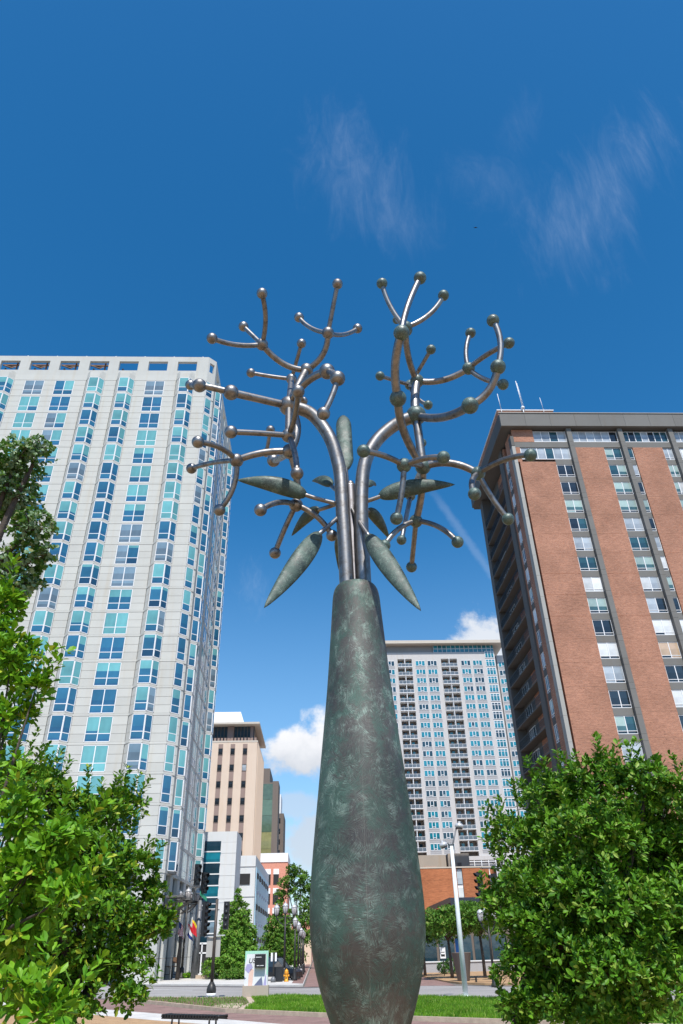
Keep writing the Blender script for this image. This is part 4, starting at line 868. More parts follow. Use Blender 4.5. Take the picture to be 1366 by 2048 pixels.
for k in range(-1, KR):
    z = RH - RF * k
    fo = share('window', lw, RTW, (27.3, 79.75, z), -math.pi / 2); pk = rpick()
    for i in range(2): share('pane', lp, fo, (0.6 * i, 0, 0), 0, M_[pk])
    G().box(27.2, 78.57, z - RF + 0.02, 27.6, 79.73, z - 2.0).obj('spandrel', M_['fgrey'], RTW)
    sl_ = share('balcony_slab', slab, RTW, (0, 0, z - 2.45)); share('balcony_railing', rgm, RTW, (0, 0, z - 2.35 + 0.06))
    do = share('balcony_door', dme, RTW, (28.28, 92.6, z - 0.05), -math.pi / 2)
    for i in range(3): share('pane', dgl, do, (0.95 * i, 0, 0), 0, M_[rng.choice(['r_teal', 'r_dark', 'r_pale'])])
# penthouse, masts, rooftop cooler
G().box(26.35, 76.7, 66.0, 34.5, 95, 68.0).obj('penthouse', M_['brick'], RTW)
G().box(26.25, 76.6, 68.0, 34.6, 95.1, 68.14).obj('penthouse_coping', M_['bwhite'], RTW)
for (x, h, r) in ((26.9, 3.1, 0.05), (33.1, 2.4, 0.04)):
    t = thing('whip_antenna', 'thin white whip antenna at the %s end of the brick penthouse roof' % ('left' if x < 30 else 'right'), 'antenna', (x, 76.55, 67.2), 0, 'masts on the brick tower')
    G().tube([(0, 0, 0), (0, 0, 1.0)], r, 8).obj('mount', M_['globecap'], t); G().tube([(0, 0, 1.0), (-0.15, 0, h + 0.8)], r * 0.8, 8).obj('whip', M_['frame'], t)
t = thing('lattice_antenna', 'tallest white mast with a round ball at its foot on the brick tower roof', 'antenna', (30.1, 76.5, 67.0), 0, 'masts on the brick tower')
G().ball((0, 0, 1.4), 0.28, 16, 10).obj('ball_housing', M_['frame'], t)
g = G().tube([(0, 0, 0), (0, 0, 1.4)], 0.09, 8).tube([(0, 0, 1.4), (-0.25, 0, 6.6)], 0.05, 6).tube([(0.16, 0, 1.9), (-0.12, 0, 6.2)], 0.025, 6)
for i in range(7): g.tube([(-0.04 * i - 0.02, 0, 2.2 + i * .6), (0.12 - 0.04 * i, 0, 2.4 + i * .6)], 0.02, 5)
g.obj('mast', M_['frame'], t)
t = thing('rooftop_cooler', 'long slatted white cooling unit on the brick tower roof', 'cooling unit', (41.5, 78.0, 66.0))
G().box(0, 0, 1.0, 9.2, 2.6, 1.9).obj('housing', M_['wood'], t)
fin_ = boxm('slat', 0, -0.25, 0, 0.10, 0.05, 1.1, M_['bwhite'])
for i in range(44): o = share('slat', fin_, t, (0.05 + i * 0.21, -0.02, 0.95)); o.rotation_euler = (0, 0.35, 0)
G().box(-0.1, -0.35, 2.0, 9.3, 2.7, 2.1).obj('top', M_['bwhite'], t); G().box(0.3, 0.4, -0.3, 0.6, 2, 1.0).box(8.6, 0.4, -0.3, 8.9, 2, 1.0).obj('support', M_['fgrey'], t)

# ------------------------------------------------------------ far white tower with balconies
BT = thing('balcony_tower', 'pale far tower with two stacks of recessed balconies and a flat roof slab', 'tower')
YT = 236.0; TH, TF = 88.5, 3.107
NB = 20
zb0 = 25.7
recs = [(28.9, 34.0), (44.4, 50.15)]
g = G(); g.box(10, YT + 0.02, zb0, 28.9, YT + 18, 91.6); g.box(34.0, YT + 0.02, zb0, 44.4, YT + 18, 91.6); g.box(50.15, YT + 0.02, zb0, 63.9, YT + 18, 91.6)
g.obj('wall', M_['cream'], BT)
G().box(28.9, YT + 0.02, 89.2, 34.0, YT + 18, 91.6).box(44.4, YT + 0.02, 89.2, 50.15, YT + 18, 91.6).obj('wall', M_['cream'], BT)
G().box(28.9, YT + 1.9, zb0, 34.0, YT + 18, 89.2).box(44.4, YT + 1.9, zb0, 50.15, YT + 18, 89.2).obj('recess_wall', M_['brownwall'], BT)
G().box(65.0, YT + 2.0, zb0, 80, YT + 18, 91.0).obj('wall', M_['cream'], BT); G().box(63.9, YT + 3.0, zb0, 65.0, YT + 17, 91.2).obj('wall', M_['bgrey'], BT)
G().box(10, YT - 2.2, 94.25, 67.6, YT + 20, 95.35).obj('roof_slab', M_['rooftan'], BT)
G().box(10, YT + 1.0, 91.6, 42.0, YT + 17, 94.25).obj('plant_screen', M_['bgrey'], BT)
g = G()
for i in range(64): g.box(10 + i * 0.5, YT + 0.9, 91.6, 10.25 + i * 0.5, YT + 1.0, 94.2)
g.obj('screen_slats', M_['bgrey'], BT)['kind'] = 'stuff'
gm_ = G(); 
for i in range(14): gm_.box(42.0 + i * 1.6, YT + 0.2, 91.6, 42.12 + i * 1.6, YT + 0.34, 94.25)
gm_.box(42, YT + 0.2, 92.9, 63.9, YT + 0.33, 93.02); gm_.obj('mullion', M_['frame'], BT)
for i in range(13): G().box(42.12 + i * 1.6, YT + 0.4, 91.6, 43.6 + i * 1.6, YT + 0.5, 94.25).obj('clerestory_pane', M_['b_teal'], BT)
G().box(62.8, YT + 0.4, 91.6, 63.8, YT + 0.5, 94.25).obj('clerestory_pane', M_['b_teal'], BT)
def bwin(w):
    g = G(); W = w; a = W * 0.345
    for x in (0, a, W - a, W): g.box(max(0, x - 0.09), -0.12, -1.98, min(W, x + 0.09), 0, 0)
    g.box(0, -0.12, -0.12, W, 0, 0); g.box(0, -0.12, -2.0, W, 0, -1.86); g.box(a, -0.12, -1.58, W - a, 0, -1.42)
    return setm(g.me('window_frame'), M_['frame']), [setm(G().box(0.08, -0.04, -1.88, a - 0.05, 0.0, -0.1).me('pane'), M_['b_teal']), setm(G().box(a + 0.06, -0.04, -1.45, W - a - 0.06, 0, -0.1).me('pane'), M_['b_teal']), setm(G().box(W - a + 0.05, -0.04, -1.88, W - 0.08, 0.0, -0.1).me('pane'), M_['b_teal']), setm(G().box(a + 0.06, -0.04, -1.88, W - a - 0.06, 0.0, -1.56).me('vent'), M_['b_dark'])]
bw, bp = bwin(3.32)
gp = boxm('grey_panel', 0, -0.03, 0, 3.5, 0.02, 0.82, M_['bgrey'])
wcols = [(24.4, 0), (35.25, 0), (39.5, 0), (51.5, 0), (55.72, 0), (65.35, 1.98)]
for k in range(NB):
    z = TH - TF * k
    for (x, dy) in wcols:
        fo = share('window', bw, BT, (x, YT + dy, z)); pk = rng.choice(['b_teal', 'b_teal', 'b_dark'])
        for i, pp in enumerate(bp): share('pane', pp, fo, (0, 0, 0), 0, M_[(pk if rng.random() < 0.85 else 'b_teal') if i < 3 else 'b_dark'])
        share('grey_panel', gp, BT, (x - 0.09, YT + dy, z - 2.9))
# glazed stair strip
gs = G()
for x in (0, 1.0, 2.1, 3.1): gs.box(x - 0.08, -0.15, -2.5, x + 0.08, 0, 0)
for z in (0, -0.7, -2.42): gs.box(0, -0.14, z - 0.12, 3.1, 0, z)
gsm = setm(gs.me('strip_frame'), M_['frame']); gsp = boxm('strip_pane', 0.05, -0.05, -2.4, 1.0, 0.0, -0.1, M_['b_teal'])
for k in range(-1, NB):
    z = TH - TF * k + 0.25; fo = share('strip_window', gsm, BT, (60.45, YT, z)); pk = rng.choice(['b_teal', 'b_teal', 'b_dark'])
    for i in range(3): share('pane', gsp, fo, (1.03 * i, 0, 0), 0, M_[pk])
# balconies
for (a, b) in recs:
    w = b - a; mid = w / 2
    sb = boxm('balcony_slab', 0, -0.55, -0.18, w, 1.9, 0.0, M_['bwhite'])
    g = G(); g.box(0.02, -0.52, 1.0, w - 0.02, -0.46, 1.07)
    for x in (0.05, mid * 0.5, mid, mid * 1.5, w - 0.1): g.box(x, -0.52, 0, x + 0.07, -0.46, 1.05)
    gr_ = setm(g.me('rail'), M_['frame'])
    ggl = boxm('glass_guard', 0.06, -0.50, 0.08, w - 0.06, -0.48, 0.98, M_['guard'])
    dv = boxm('divider', mid - 0.09, -0.4, 0, mid + 0.09, 1.9, TF - 0.18, M_['bwhite'])
    dr = boxm('balcony_door', 0, 1.82, 0.05, 0.9, 1.9, 2.3, M_['b_teal'])
    for k in range(NB):
        z = TH - 2.92 - TF * k + 0.72
        so_ = share('balcony', sb, BT, (a, YT, z)); share('railing', gr_, so_); share('guard', ggl, so_); share('divider', dv, so_)
        for xx in (mid * 0.35, mid * 1.3): share('door', dr, so_, (xx, 0, 0), 0, M_[rng.choice(['b_teal', 'b_dark'])])
G().box(10, YT - 0.6, 24.6, 63.9, YT + 18, 25.7).obj('transfer_band', M_['cream'], BT)
G().box(10, YT, 0, 80, YT + 18, 24.6).obj('podium', M_['bgrey'], BT)
g = G()
for i in range(10): g.box(46 + i * 2.2, YT - 0.7, 14, 46.2 + i * 2.2, YT - 0.55, 24.5)
for i in range(5): g.box(46, YT - 0.72, 14.5 + i * 2.4, 66, YT - 0.6, 14.7 + i * 2.4)
g.obj('lattice_screen', M_['bwhite'], BT)

# ------------------------------------------------------------ beige office block
OB = thing('office_block', 'beige brick office block with overhanging roof slab and white penthouse', 'office building')
YO = 170.0
G().box(-30, YO, 0, -14.0, 192.5, 44.6).obj('wall', M_['tan'], OB)
g = G()
for i in range(15): g.box(-14.0, YO + 1.0 + i * 1.45, 0, -13.82, YO + 1.5 + i * 1.45, 44.6)
g.obj('side_rib', M_['tan'], OB)
G().box(-30, YO - 0.05, 44.6, -13.9, 192.5, 44.98).obj('parapet', M_['rooftan'], OB)
G().box(-30, YO + 1.6, 44.9, -15.0, 191, 48.7).obj('recessed_storey', M_['b_dark'], OB)
for x in (-28.5, -21.4, -15.9): G().box(x, YO + 1.0, 44.98, x + (1.5 if x < -16 else 0.7), YO + 1.62, 48.7).obj('pier', M_['brownband'], OB)
g = G()
for i in range(20): g.box(-30 + i * 0.8, YO + 0.4, 44.98, -29.5 + i * 0.8, YO + 0.5, 45.75)
g.obj('terrace_rail', M_['brownband'], OB)
for i in range(18): G().box(-29.5 + i * 0.8, YO + 1.5, 46, -29.4 + i * 0.8, YO + 1.58, 48.7).obj('mullion', M_['brownwall'], OB)
G().box(-30, YO - 0.9, 48.7, -13.6, 193.4, 49.15).obj('roof_slab', M_['rooftan'], OB)
g = G(); g.add([(-30, YO + 3, 49.15), (-17.5, YO + 3, 49.15), (-17.5, 188, 49.15), (-30, 188, 49.15), (-30, YO + 4, 53.0), (-18.8, YO + 4, 53.0), (-18.8, 187, 53.0), (-30, 187, 53.0)], [(0, 1, 5, 4), (1, 2, 6, 5), (4, 5, 6, 7), (2, 3, 7, 6)])
g.obj('penthouse', M_['bwhite'], OB)
om = boxm('ow', 0, -0.04, -1.45, 0.98, 0.1, 0, M_['b_dark']); of_ = G(); of_.box(-0.05, -0.1, -0.08, 1.03, 0, 0.02).box(-0.05, -0.1, -1.5, 1.03, 0, -1.42).box(-0.05, -0.1, -1.5, 0.03, 0, 0).box(0.95, -0.1, -1.5, 1.03, 0, 0)
ofm = setm(of_.me('office_window_frame'), M_['brownwall'])
for x in (-28.9, -26.0, -23.1, -20.25, -17.33):
    G().box(x - 0.06, YO - 0.03, 0, x + 1.02, YO + 0.02, 44.2).obj('window_strip', M_['brownband'], OB)
    for k in range(11):
        fo = share('window', ofm, OB, (x, YO - 0.02, 43.2 - 3.68 * k)); share('pane', om, fo, (0, 0, 0), 0, M_['r_dark' if rng.random() < .8 else 'r_pale'])
# ------------------------------------------------------------ low white buildings at the tower's foot
WB = thing('white_block', 'low white panelled building with a tall green glass stairwell', 'building')
for i in range(12): G().box(-15.5, 105 + (0.02 if i % 2 else 0), 0.1 + i * 1.36, -10.9, 112, 1.44 + i * 1.36).obj('cladding_panel', M_['white'], WB)
for i in range(11):
    z0 = 0.3 + i * 1.36
    G().box(-15.4, 104.8, z0 + 0.08, -13.0, 104.95, z0 + 1.28).obj('pane', M_['g_grey' if i in (1, 3) else 'b_dark' if i % 3 else 'b_teal'], WB); G().box(-15.45, 104.76, z0 - 0.08, -12.95, 104.94, z0 + 0.06).obj('transom', M_['frame'], WB)
G().box(-15.6, 103.9, 0.0, -11.6, 104.7, 3.3).obj('entrance_frame', M_['dark'], WB)
g = G()
for x in (-15.5, -14.5, -13.4, -12.3): g.box(x, 103.8, 0.1, x + 0.16, 103.92, 3.3)
g.box(-15.5, 103.8, 2.2, -12.1, 103.9, 2.36).box(-15.5, 103.8, 3.2, -12.1, 103.9, 3.4); g.obj('door_frame', M_['frame'], WB)
GA = thing('garage_block', 'white concrete parking block with dark slot windows and a pale blue side', 'parking garage')
G().box(-20, 115, 0, -8.97, 148, 14.4).obj('wall', M_['white'], GA)
for (z0, z1) in ((10.6, 12.0), (6.0, 7.4), (1.6, 3.0)): 
    G().box(-12.0, 114.9, z0, -9.7, 115.05, z1).obj('slot_window', M_['dark'], GA)
for z in (4.4, 9.0, 12.9): G().box(-20, 114.93, z, -8.9, 115.02, z + 0.07).obj('panel_joint', M_['bgrey'], GA)
M_['skyblue'] = mat('pale_blue_cladding', (0.45, 0.70, 0.84), 0.5, var=0.08)
G().box(-8.97, 116.5, 2.5, -8.9, 147.5, 13.0).obj('side_cladding', M_['skyblue'], GA)
sl1 = boxm('louvre', 0, 0, 0, 0.14, 2.6, 0.7, M_['dark'])
for k in range(3):
    for i in range(6): share('louvre', sl1, GA, (-8.93, 117.5 + i * 5.0, 11.6 - k * 4.1)); share('louvre', boxm('l2', 0, 0, 0, 0.14, 1.2, 0.35, M_['slate']), GA, (-8.93, 119.0 + i * 5.0, 9.6 - k * 4.1))
PB = thing('pink_block', 'small pink brick building with white top band and dark windows', 'building')
G().box(-20, 230, 0, -8.45, 250, 24.6).obj('wall', M_['pinkbrick'], PB); G().box(-20, 229.8, 24.6, -8.4, 250, 27.0).obj('parapet', M_['bwhite'], PB)
for x in (-15.0, -12.6):
    for k in range(5):
        z = 21.2 - k * 5.0; G().box(x, 229.9, z - 2.9 + 0.4, x + 1.6, 230.05, z + 0.2).obj('window', M_['dark'], PB); G().box(x, 229.86, z + 0.2, x + 1.6, 230.02, z + 1.6).obj('lintel_panel', M_['bwhite'], PB)
TG = thing('mirror_glass_tower', 'brown clad tower with a strip of olive mirror glass behind the beige block', 'tower')
G().box(-24, 300, 0, -19.0, 322, 66.2).obj('wall', M_['brownwall'], TG); G().box(-24, 299, 0, -15.4, 312, 60.5).obj('wall', M_['brownwall'], TG)
for i in range(10): G().box(-22, 298.8, i * 6.0, -17.6, 298.95, i * 6.0 + 5.9).obj('mirror_pane', M_['brownglass' if i > 6 or i in (0, 1) else 'yellowglass'], TG)
G().box(-17.6, 298.6, 0, -15.3, 311, 60.9).obj('side_wall', M_['brownwall'], TG)
T2 = thing('brown_office_tower', 'far brown office tower with a small white rooftop block', 'tower')
G().box(-19, 330, 0, -14.3, 350, 53.5).obj('wall', M_['brownwall'], T2); G().box(-19, 330.5, 57, -15.7, 345, 61.5).box(-19, 330.5, 53.5, -15.7, 345, 57).obj('roof_block', M_['bwhite'], T2)
for k in range(8): G().box(-17.9, 329.9, 49.5 - k * 4.2, -15.7, 330.05, 51.5 - k * 4.2).obj('window', M_['r_dark'], T2)
# ------------------------------------------------------------ brick block and concrete parapet on the right
BB = thing('orange_brick_building', 'low orange brick building with one narrow vertical window', 'building')
zc = 0.0
for i in range(8): G().box(4, 105, 0.12 + i * 1.4, 18.95, 118, 0.12 + (i + 1) * 1.4 - 0.012).obj('brick_course', M_['brick2'], BB); G().box(19.75, 105, 0.12 + i * 1.4, 24.4, 118, 0.12 + (i + 1) * 1.4 - 0.012).obj('brick_course', M_['brick2'], BB)
G().box(18.95, 105.3, 0.1, 19.75, 118, 11.2).obj('window_wall', M_['bwhite'], BB)
for z0, z1, m in ((9.4, 10.9, 'r_pale'), (6.3, 6.6, 'dark'), (5.6, 5.8, 'dark'), (7.0, 9.0, 'r_white'), (3.6, 5.2, 'r_teal')): G().box(19.0, 105.2, z0, 19.7, 105.32, z1).obj('pane', M_[m], BB)
G().box(3.9, 104.95, 11.33, 24.5, 118.1, 11.5).obj('coping', M_['rooftan'], BB)
G().box(24.4, 106, 0.1, 60, 118, 9.5).obj('rear_wing', M_['brick2'], BB)
CB = thing('concrete_roof_block', 'weathered concrete upper wall behind the orange brick roof', 'wall')
G().box(8, 130, 0, 21.9, 150, 15.5).obj('wall', M_['concrete'], CB); G().box(22.15, 129.2, 0, 25.7, 150, 15.6).obj('wall', M_['concrete'], CB)
G().box(18.0, 129.9, 12.9, 20.2, 130.0, 13.7).obj('rusty_vent', M_['rooftile'], CB); G().box(23.6, 129.1, 13.6, 24.3, 129.25, 14.2).obj('vent', M_['brownwall'], CB)
CN = thing('entrance_canopy', 'dark slate box canopy projecting from the orange brick building', 'canopy')
g = G(); g.box(16.6, 98, 4.0, 27, 104.9, 7.45); g.obj('fascia', M_['inkblue'], CN)
g = G(); g.add([(16.6, 98, 7.5), (16.6, 98, 6.9), (14.7, 104.5, 6.2), (14.7, 104.5, 6.8), (17, 104.5, 7.4)], [(0, 1, 2, 3), (0, 3, 4)]); g.box(14.6, 104.2, 0.2, 16.5, 104.9, 6.5); g.obj('side_wing', M_['brownwall'], CN)
SH = thing('shop_front', 'shaded glass shop front under the street trees right of the sculpture', 'shop front')
G().box(9.8, 96, 0.12, 30, 97.5, 4.0).obj('wall', M_['brownwall'], SH)
for i in range(9): G().box(10.2 + i * 2.1, 95.85, 0.5, 12.0 + i * 2.1, 96.0, 3.4).obj('pane', M_['b_dark'], SH)
# distant buildings up the side street
G2 = thing('side_street_blocks', 'orange brick frontages stepping up the far end of the side street', 'building')
for i, (x0, x1, y0, h, m) in enumerate(((-2.1, -0.95, 150, 5.2, 'tan'), (-2.4, -0.95, 175, 7.5, 'pinkbrick'), (-2.6, -1.0, 215, 9.0, 'tan'))): G().box(x0 - 3, y0, 0.1, x1, y0 + 18, h).obj('frontage', M_[m], G2)
HB = thing('brick_terrace', 'far orange brick building closing the view up the side street', 'building')
G().box(-5.2, 330, 0, 0.4, 350, 9.5).obj('wall', M_['tan'], HB)
for i in range(4): G().box(-4.8 + i * 1.3, 329.9, 3, -4.2 + i * 1.3, 330.02, 5).obj('window', M_['r_dark'], HB)

# ------------------------------------------------------------ trees
def leaves_np(P, D, n_per, Lm, wr, spread=(0.6, 1.25), upb=0.25):
    """P Nx3 twig tips, D Nx3 outward directions -> leaf vertices (K,5,3)"""
    N_ = len(P); K = N_ * n_per
    Pk = np.repeat(P, n_per, 0); Dk = np.repeat(D, n_per, 0)
    a = np.tile(np.arange(n_per) * 2.39996, N_) + np.repeat(nr.uniform(0, 6.28, N_), n_per)
    ref = np.where(np.abs(Dk[:, 2:3]) < 0.9, np.array([[0, 0, 1.0]]), np.array([[1.0, 0, 0]]))
    u = np.cross(Dk, ref); u /= np.linalg.norm(u, axis=1)[:, None]; v = np.cross(Dk, u)
    th = nr.uniform(spread[0], spread[1], K)[:, None]
    ax = Dk * np.cos(th) + (u * np.cos(a)[:, None] + v * np.sin(a)[:, None]) * np.sin(th)
    ax += nr.normal(0, 0.12, (K, 3)); ax[:, 2] += upb * 0.3; ax /= np.linalg.norm(ax, axis=1)[:, None]
    nrm = Dk - ax * np.sum(Dk * ax, 1)[:, None] + nr.normal(0, 0.18, (K, 3)); nrm[:, 2] += 0.25
    nrm -= ax * np.sum(nrm * ax, 1)[:, None]; nrm /= np.linalg.norm(nrm, axis=1)[:, None] + 1e-9
    sd_ = np.cross(ax, nrm)
    L = (Lm * nr.uniform(0.6, 1.2, K))[:, None]; W = L * wr * nr.uniform(0.85, 1.15, K)[:, None]
    base = Pk + ax * L * 0.12 + nr.normal(0, Lm * 0.12, (K, 3))
    mid = base + ax * L * 0.58 - nrm * L * 0.02
    l = mid + sd_ * W * 0.5 + nrm * L * 0.05; r = mid - sd_ * W * 0.5 + nrm * L * 0.05
    m1 = base + ax * L * 0.28 - nrm * L * 0.01; l1 = m1 + sd_ * W * 0.27 + nrm * L * 0.03; r1 = m1 - sd_ * W * 0.27 + nrm * L * 0.03
    l3 = base + ax * L * 0.86 + sd_ * W * 0.34; r3 = base + ax * L * 0.86 - sd_ * W * 0.34
    tip = base + ax * L - nrm * L * 0.10
    return np.stack([base, l, mid, r, tip, l1, m1, r1, l3, r3], 1)
def mesh_np(name, Vx, m):
    K = len(Vx); me = bpy.data.meshes.new(name)
    tri = np.array([[0, 6, 5], [0, 7, 6], [5, 6, 2], [5, 2, 1], [6, 7, 3], [6, 3, 2], [1, 2, 8], [8, 2, 4], [2, 3, 9], [2, 9, 4]])
    F = (np.arange(K)[:, None, None] * 10 + tri[None]).reshape(-1)
    me.vertices.add(K * 10); me.vertices.foreach_set('co', Vx.reshape(-1).astype(np.float32))
    me.loops.add(len(F)); me.loops.foreach_set('vertex_index', F.astype(np.int32))
    me.polygons.add(len(F) // 3); me.polygons.foreach_set('loop_start', np.arange(0, len(F), 3, dtype=np.int32)); me.polygons.foreach_set('loop_total', np.full(len(F) // 3, 3, dtype=np.int32))
    me.polygons.foreach_set('use_smooth', np.zeros(len(F) // 3, dtype=bool))
    me.update(calc_edges=True); me.materials.append(m); return me
def tree(name, label, cat, base, clumps, Lm, wr, m, dens=1.0, n_per=7, single=0, msingle=None, trunk_r=0.12, group=None, shell=(0.42, 1.12), sprigs=True, trunk=True, flat=0.85, rank=None):
    base = Vector(base); t = thing(name, label, cat, base, 0, group)
    Ps, Ds = [], []
    for (x, y, z, r) in clumps:
        n = int(dens * 4 * math.pi * r * r / (Lm * Lm * wr * n_per * 0.55)) + 12
        d = nr.normal(0, 1, (n, 3)); d /= np.linalg.norm(d, axis=1)[:, None]; low = d[:, 2] < -0.15; d[low & (nr.uniform(0, 1, n) < 0.75), 2] *= -1
        # bumpy shell: sub-lobes
        lob = nr.normal(0, 1, (9, 3)); lob /= np.linalg.norm(lob, axis=1)[:, None]
        bump = np.max(d @ lob.T, 1); rad = r * (shell[0] + (shell[1] - shell[0]) * np.clip((bump - 0.35) / 0.6, 0, 1)) * nr.uniform(0.78, 1.06, n)
        far = nr.uniform(0, 1, n) < 0.05; rad[far] *= nr.uniform(1.05, 1.3, far.sum())
        p = np.array([[x, y, z]]) + d * rad[:, None] * np.array([[1, 1, flat]])
        dd = d * 0.75 + np.array([[0, 0, 0.45]]) + nr.normal(0, 0.3, (n, 3)); dd /= np.linalg.norm(dd, axis=1)[:, None]
        Ps.append(p); Ds.append(dd)
        # inner fill
        n2 = n // 4; d2 = nr.normal(0, 1, (n2, 3)); d2 /= np.linalg.norm(d2, axis=1)[:, None]
        Ps.append(np.array([[x, y, z]]) + d2 * (r * nr.uniform(0.1, 0.6, n2))[:, None]); Ds.append(d2)
        if sprigs:   # short leafy shoots standing proud of the clump
            for _ in range(max(2, int(r * r * 40))):
                dv = nr.normal(0, 1, 3); dv[2] = abs(dv[2]) * 1.0 + 0.15; dv /= np.linalg.norm(dv)
                st = np.array([x, y, z]) + dv * r * 0.9; up_ = dv * 0.6 + np.array([0, 0, 0.7]); up_ /= np.linalg.norm(up_)
                k = 6; s_ = np.linspace(0, 1, k)[:, None] * Lm * 3.2
                Ps.append(st + up_ * s_ + nr.normal(0, Lm * .15, (k, 3))); Ds.append(np.repeat(up_[None], k, 0))
    P = np.concatenate(Ps); D = np.concatenate(Ds)
    Vx = leaves_np(P, D, n_per, Lm, wr)
    if single:
        # the leaves that show largest (nearest the viewer) become leaves of their own
        c = Vx[:, 2]; dist = np.sqrt((c ** 2).sum(1) - 2 * 2.3 * c[:, 2] + 2.3 ** 2); infr = (c @ np.array(FW) - 2.3 * FW.z); px = 683 + 1388.7 * (c @ np.array(RT) - 2.3 * RT.z) / infr; py = 1024 + 1388.7 * (c @ np.array(DN) - 2.3 * DN.z) / infr
        ok = (px > 5) & (px < 1360) & (py > 5) & (py < 2040)
        sc_ = dist + np.where(ok, 0, 100) + nr.uniform(0, 1.2, len(dist)); idx = np.argsort(sc_)[:single]; keep = np.ones(len(Vx), bool); keep[idx] = False
        tri = [(0, 6, 5), (0, 7, 6), (5, 6, 2), (5, 2, 1), (6, 7, 3), (6, 3, 2), (1, 2, 8), (8, 2, 4), (2, 3, 9), (2, 9, 4)]
        lme = None
        for i in idx:
            q = Vx[i]; L_ = float(np.linalg.norm(q[4] - q[0])); axv = Vector((q[4] - q[0]).tolist()).normalized(); sdv = Vector((q[1] - q[3]).tolist()).normalized(); nv = axv.cross(sdv) * -1
            if lme is None: lme = pm('leaf', [(0, 0, 0), (-wr * 0.5, 0.58, 0.05), (0, 0.58, -0.02), (wr * 0.5, 0.58, 0.05), (0, 1, -0.10), (-wr * .27, .28, .03), (0, .28, -.01), (wr * .27, .28, .03), (-wr * .34, .86, 0), (wr * .34, .86, 0)], tri); lme.materials.append(msingle)
            o = bpy.data.objects.new('leaf', lme); col.objects.link(o); o.parent = t
            X = -sdv; Z = X.cross(axv).normalized(); mm = Matrix((X, axv, Z)).transposed().to_4x4(); mm.translation = Vector(q[0].tolist()) - base
            o.matrix_local = mm @ Matrix.Scale(L_, 4)
        Vx = Vx[keep]
    Vx = Vx - np.array(base)[None, None]
    o = bpy.data.objects.new('crown', mesh_np('crown', Vx, m)); col.objects.link(o); o.parent = t
    if trunk:
        g = G(); cz = min(c[2] - c[3] for c in clumps); cen = Vector((sum(c[0] for c in clumps) / len(clumps), sum(c[1] for c in clumps) / len(clumps), 0)); top = Vector((cen.x, cen.y, sum(c[2] for c in clumps) / len(clumps)))
        fork = base.lerp(Vector((cen.x, cen.y, max(base.z + 0.8, cz + 0.3))), 0.9); fork.z = max(base.z + 0.7, cz + 0.2)
        g.tube([(0, 0, -0.1), tuple((fork - base) * 0.5 + Vector((trunk_r * .3, 0, 0))), tuple(fork - base)], [trunk_r * 1.25, trunk_r, trunk_r * 0.8], 12)
        for (x, y, z, r) in clumps:
            if z < fork.z + 0.35 and len(clumps) > 9 and trunk_r < 0.12: continue
            e = Vector((x, y, z)) - base; s_ = fork - base; mid = s_.lerp(e, 0.5) + Vector((0, 0, 0.12 * (e - s_).length)) * (1 if e.z > s_.z else -0.3) + Vector((rng.uniform(-.1, .1), rng.uniform(-.1, .1), 0)) * r
            g.tube([tuple(s_), tuple(s_.lerp(mid, .5)), tuple(mid), tuple(mid.lerp(e, .6)), tuple(e + Vector((0, 0, r * .3)))], [trunk_r * .5, trunk_r * .42, trunk_r * .33, trunk_r * .22, trunk_r * .1], 7)
            for _ in range(4):
                dv = Vector((rng.gauss(0, 1), rng.gauss(0, 1), abs(rng.gauss(0, .8)))).normalized(); g.tube([tuple(e), tuple(e + dv * r * .5 + Vector((0, 0, .04))), tuple(e + dv * r * .95)], [trunk_r * .12, trunk_r * .08, trunk_r * .03], 5)
        g.obj('trunk', M_['bark'], t)
    return t
RTC = [[3.76, 9.6, 4.07, 0.46], [3.32, 10.0, 3.96, 0.48], [4.24, 9.2, 3.96, 0.48], [4.94, 9.6, 3.74, 0.59], [2.9, 9.8, 3.45, 0.49], [3.31, 9.0, 3.29, 0.59], [4.29, 9.6, 3.28, 0.7], [2.53, 9.9, 3.0, 0.38], [2.79, 9.0, 2.78, 0.52], [2.27, 9.4, 2.5, 0.35], [3.31, 8.8, 2.56, 0.61], [4.23, 9.4, 2.46, 0.71], [2.58, 9.2, 2.25, 0.48], [2.31, 9.6, 2.1, 0.29], [2.84, 8.6, 2.02, 0.47], [3.52, 8.8, 1.87, 0.58], [2.13, 9.3, 1.74, 0.14], [2.84, 9.8, 1.92, 0.27], [5.21, 9.8, 3.0, 0.83], [4.67, 9.4, 1.96, 0.69]]
RTC = [[x + (0.2 if x < 2.95 else 0), y, z, r * (0.9 if x > 2.95 else 0.8)] for x, y, z, r in RTC] + [[x, y, z, r] for x, y, z, r in ((3.2, 10.9, 3.5, .7), (4.3, 10.8, 3.4, .8), (2.9, 10.9, 2.6, .6), (3.9, 10.6, 2.4, .8), (3.2, 10.6, 1.9, .6), (5.2, 11, 2.6, 1.0), (2.45, 9.5, 2.05, .34), (2.75, 9.3, 1.75, .34), (3.1, 9.0, 1.55, .36), (2.22, 9.4, 1.72, .17), (2.28, 9.4, 1.5, .12), (2.66, 9.6, 2.5, .34))]
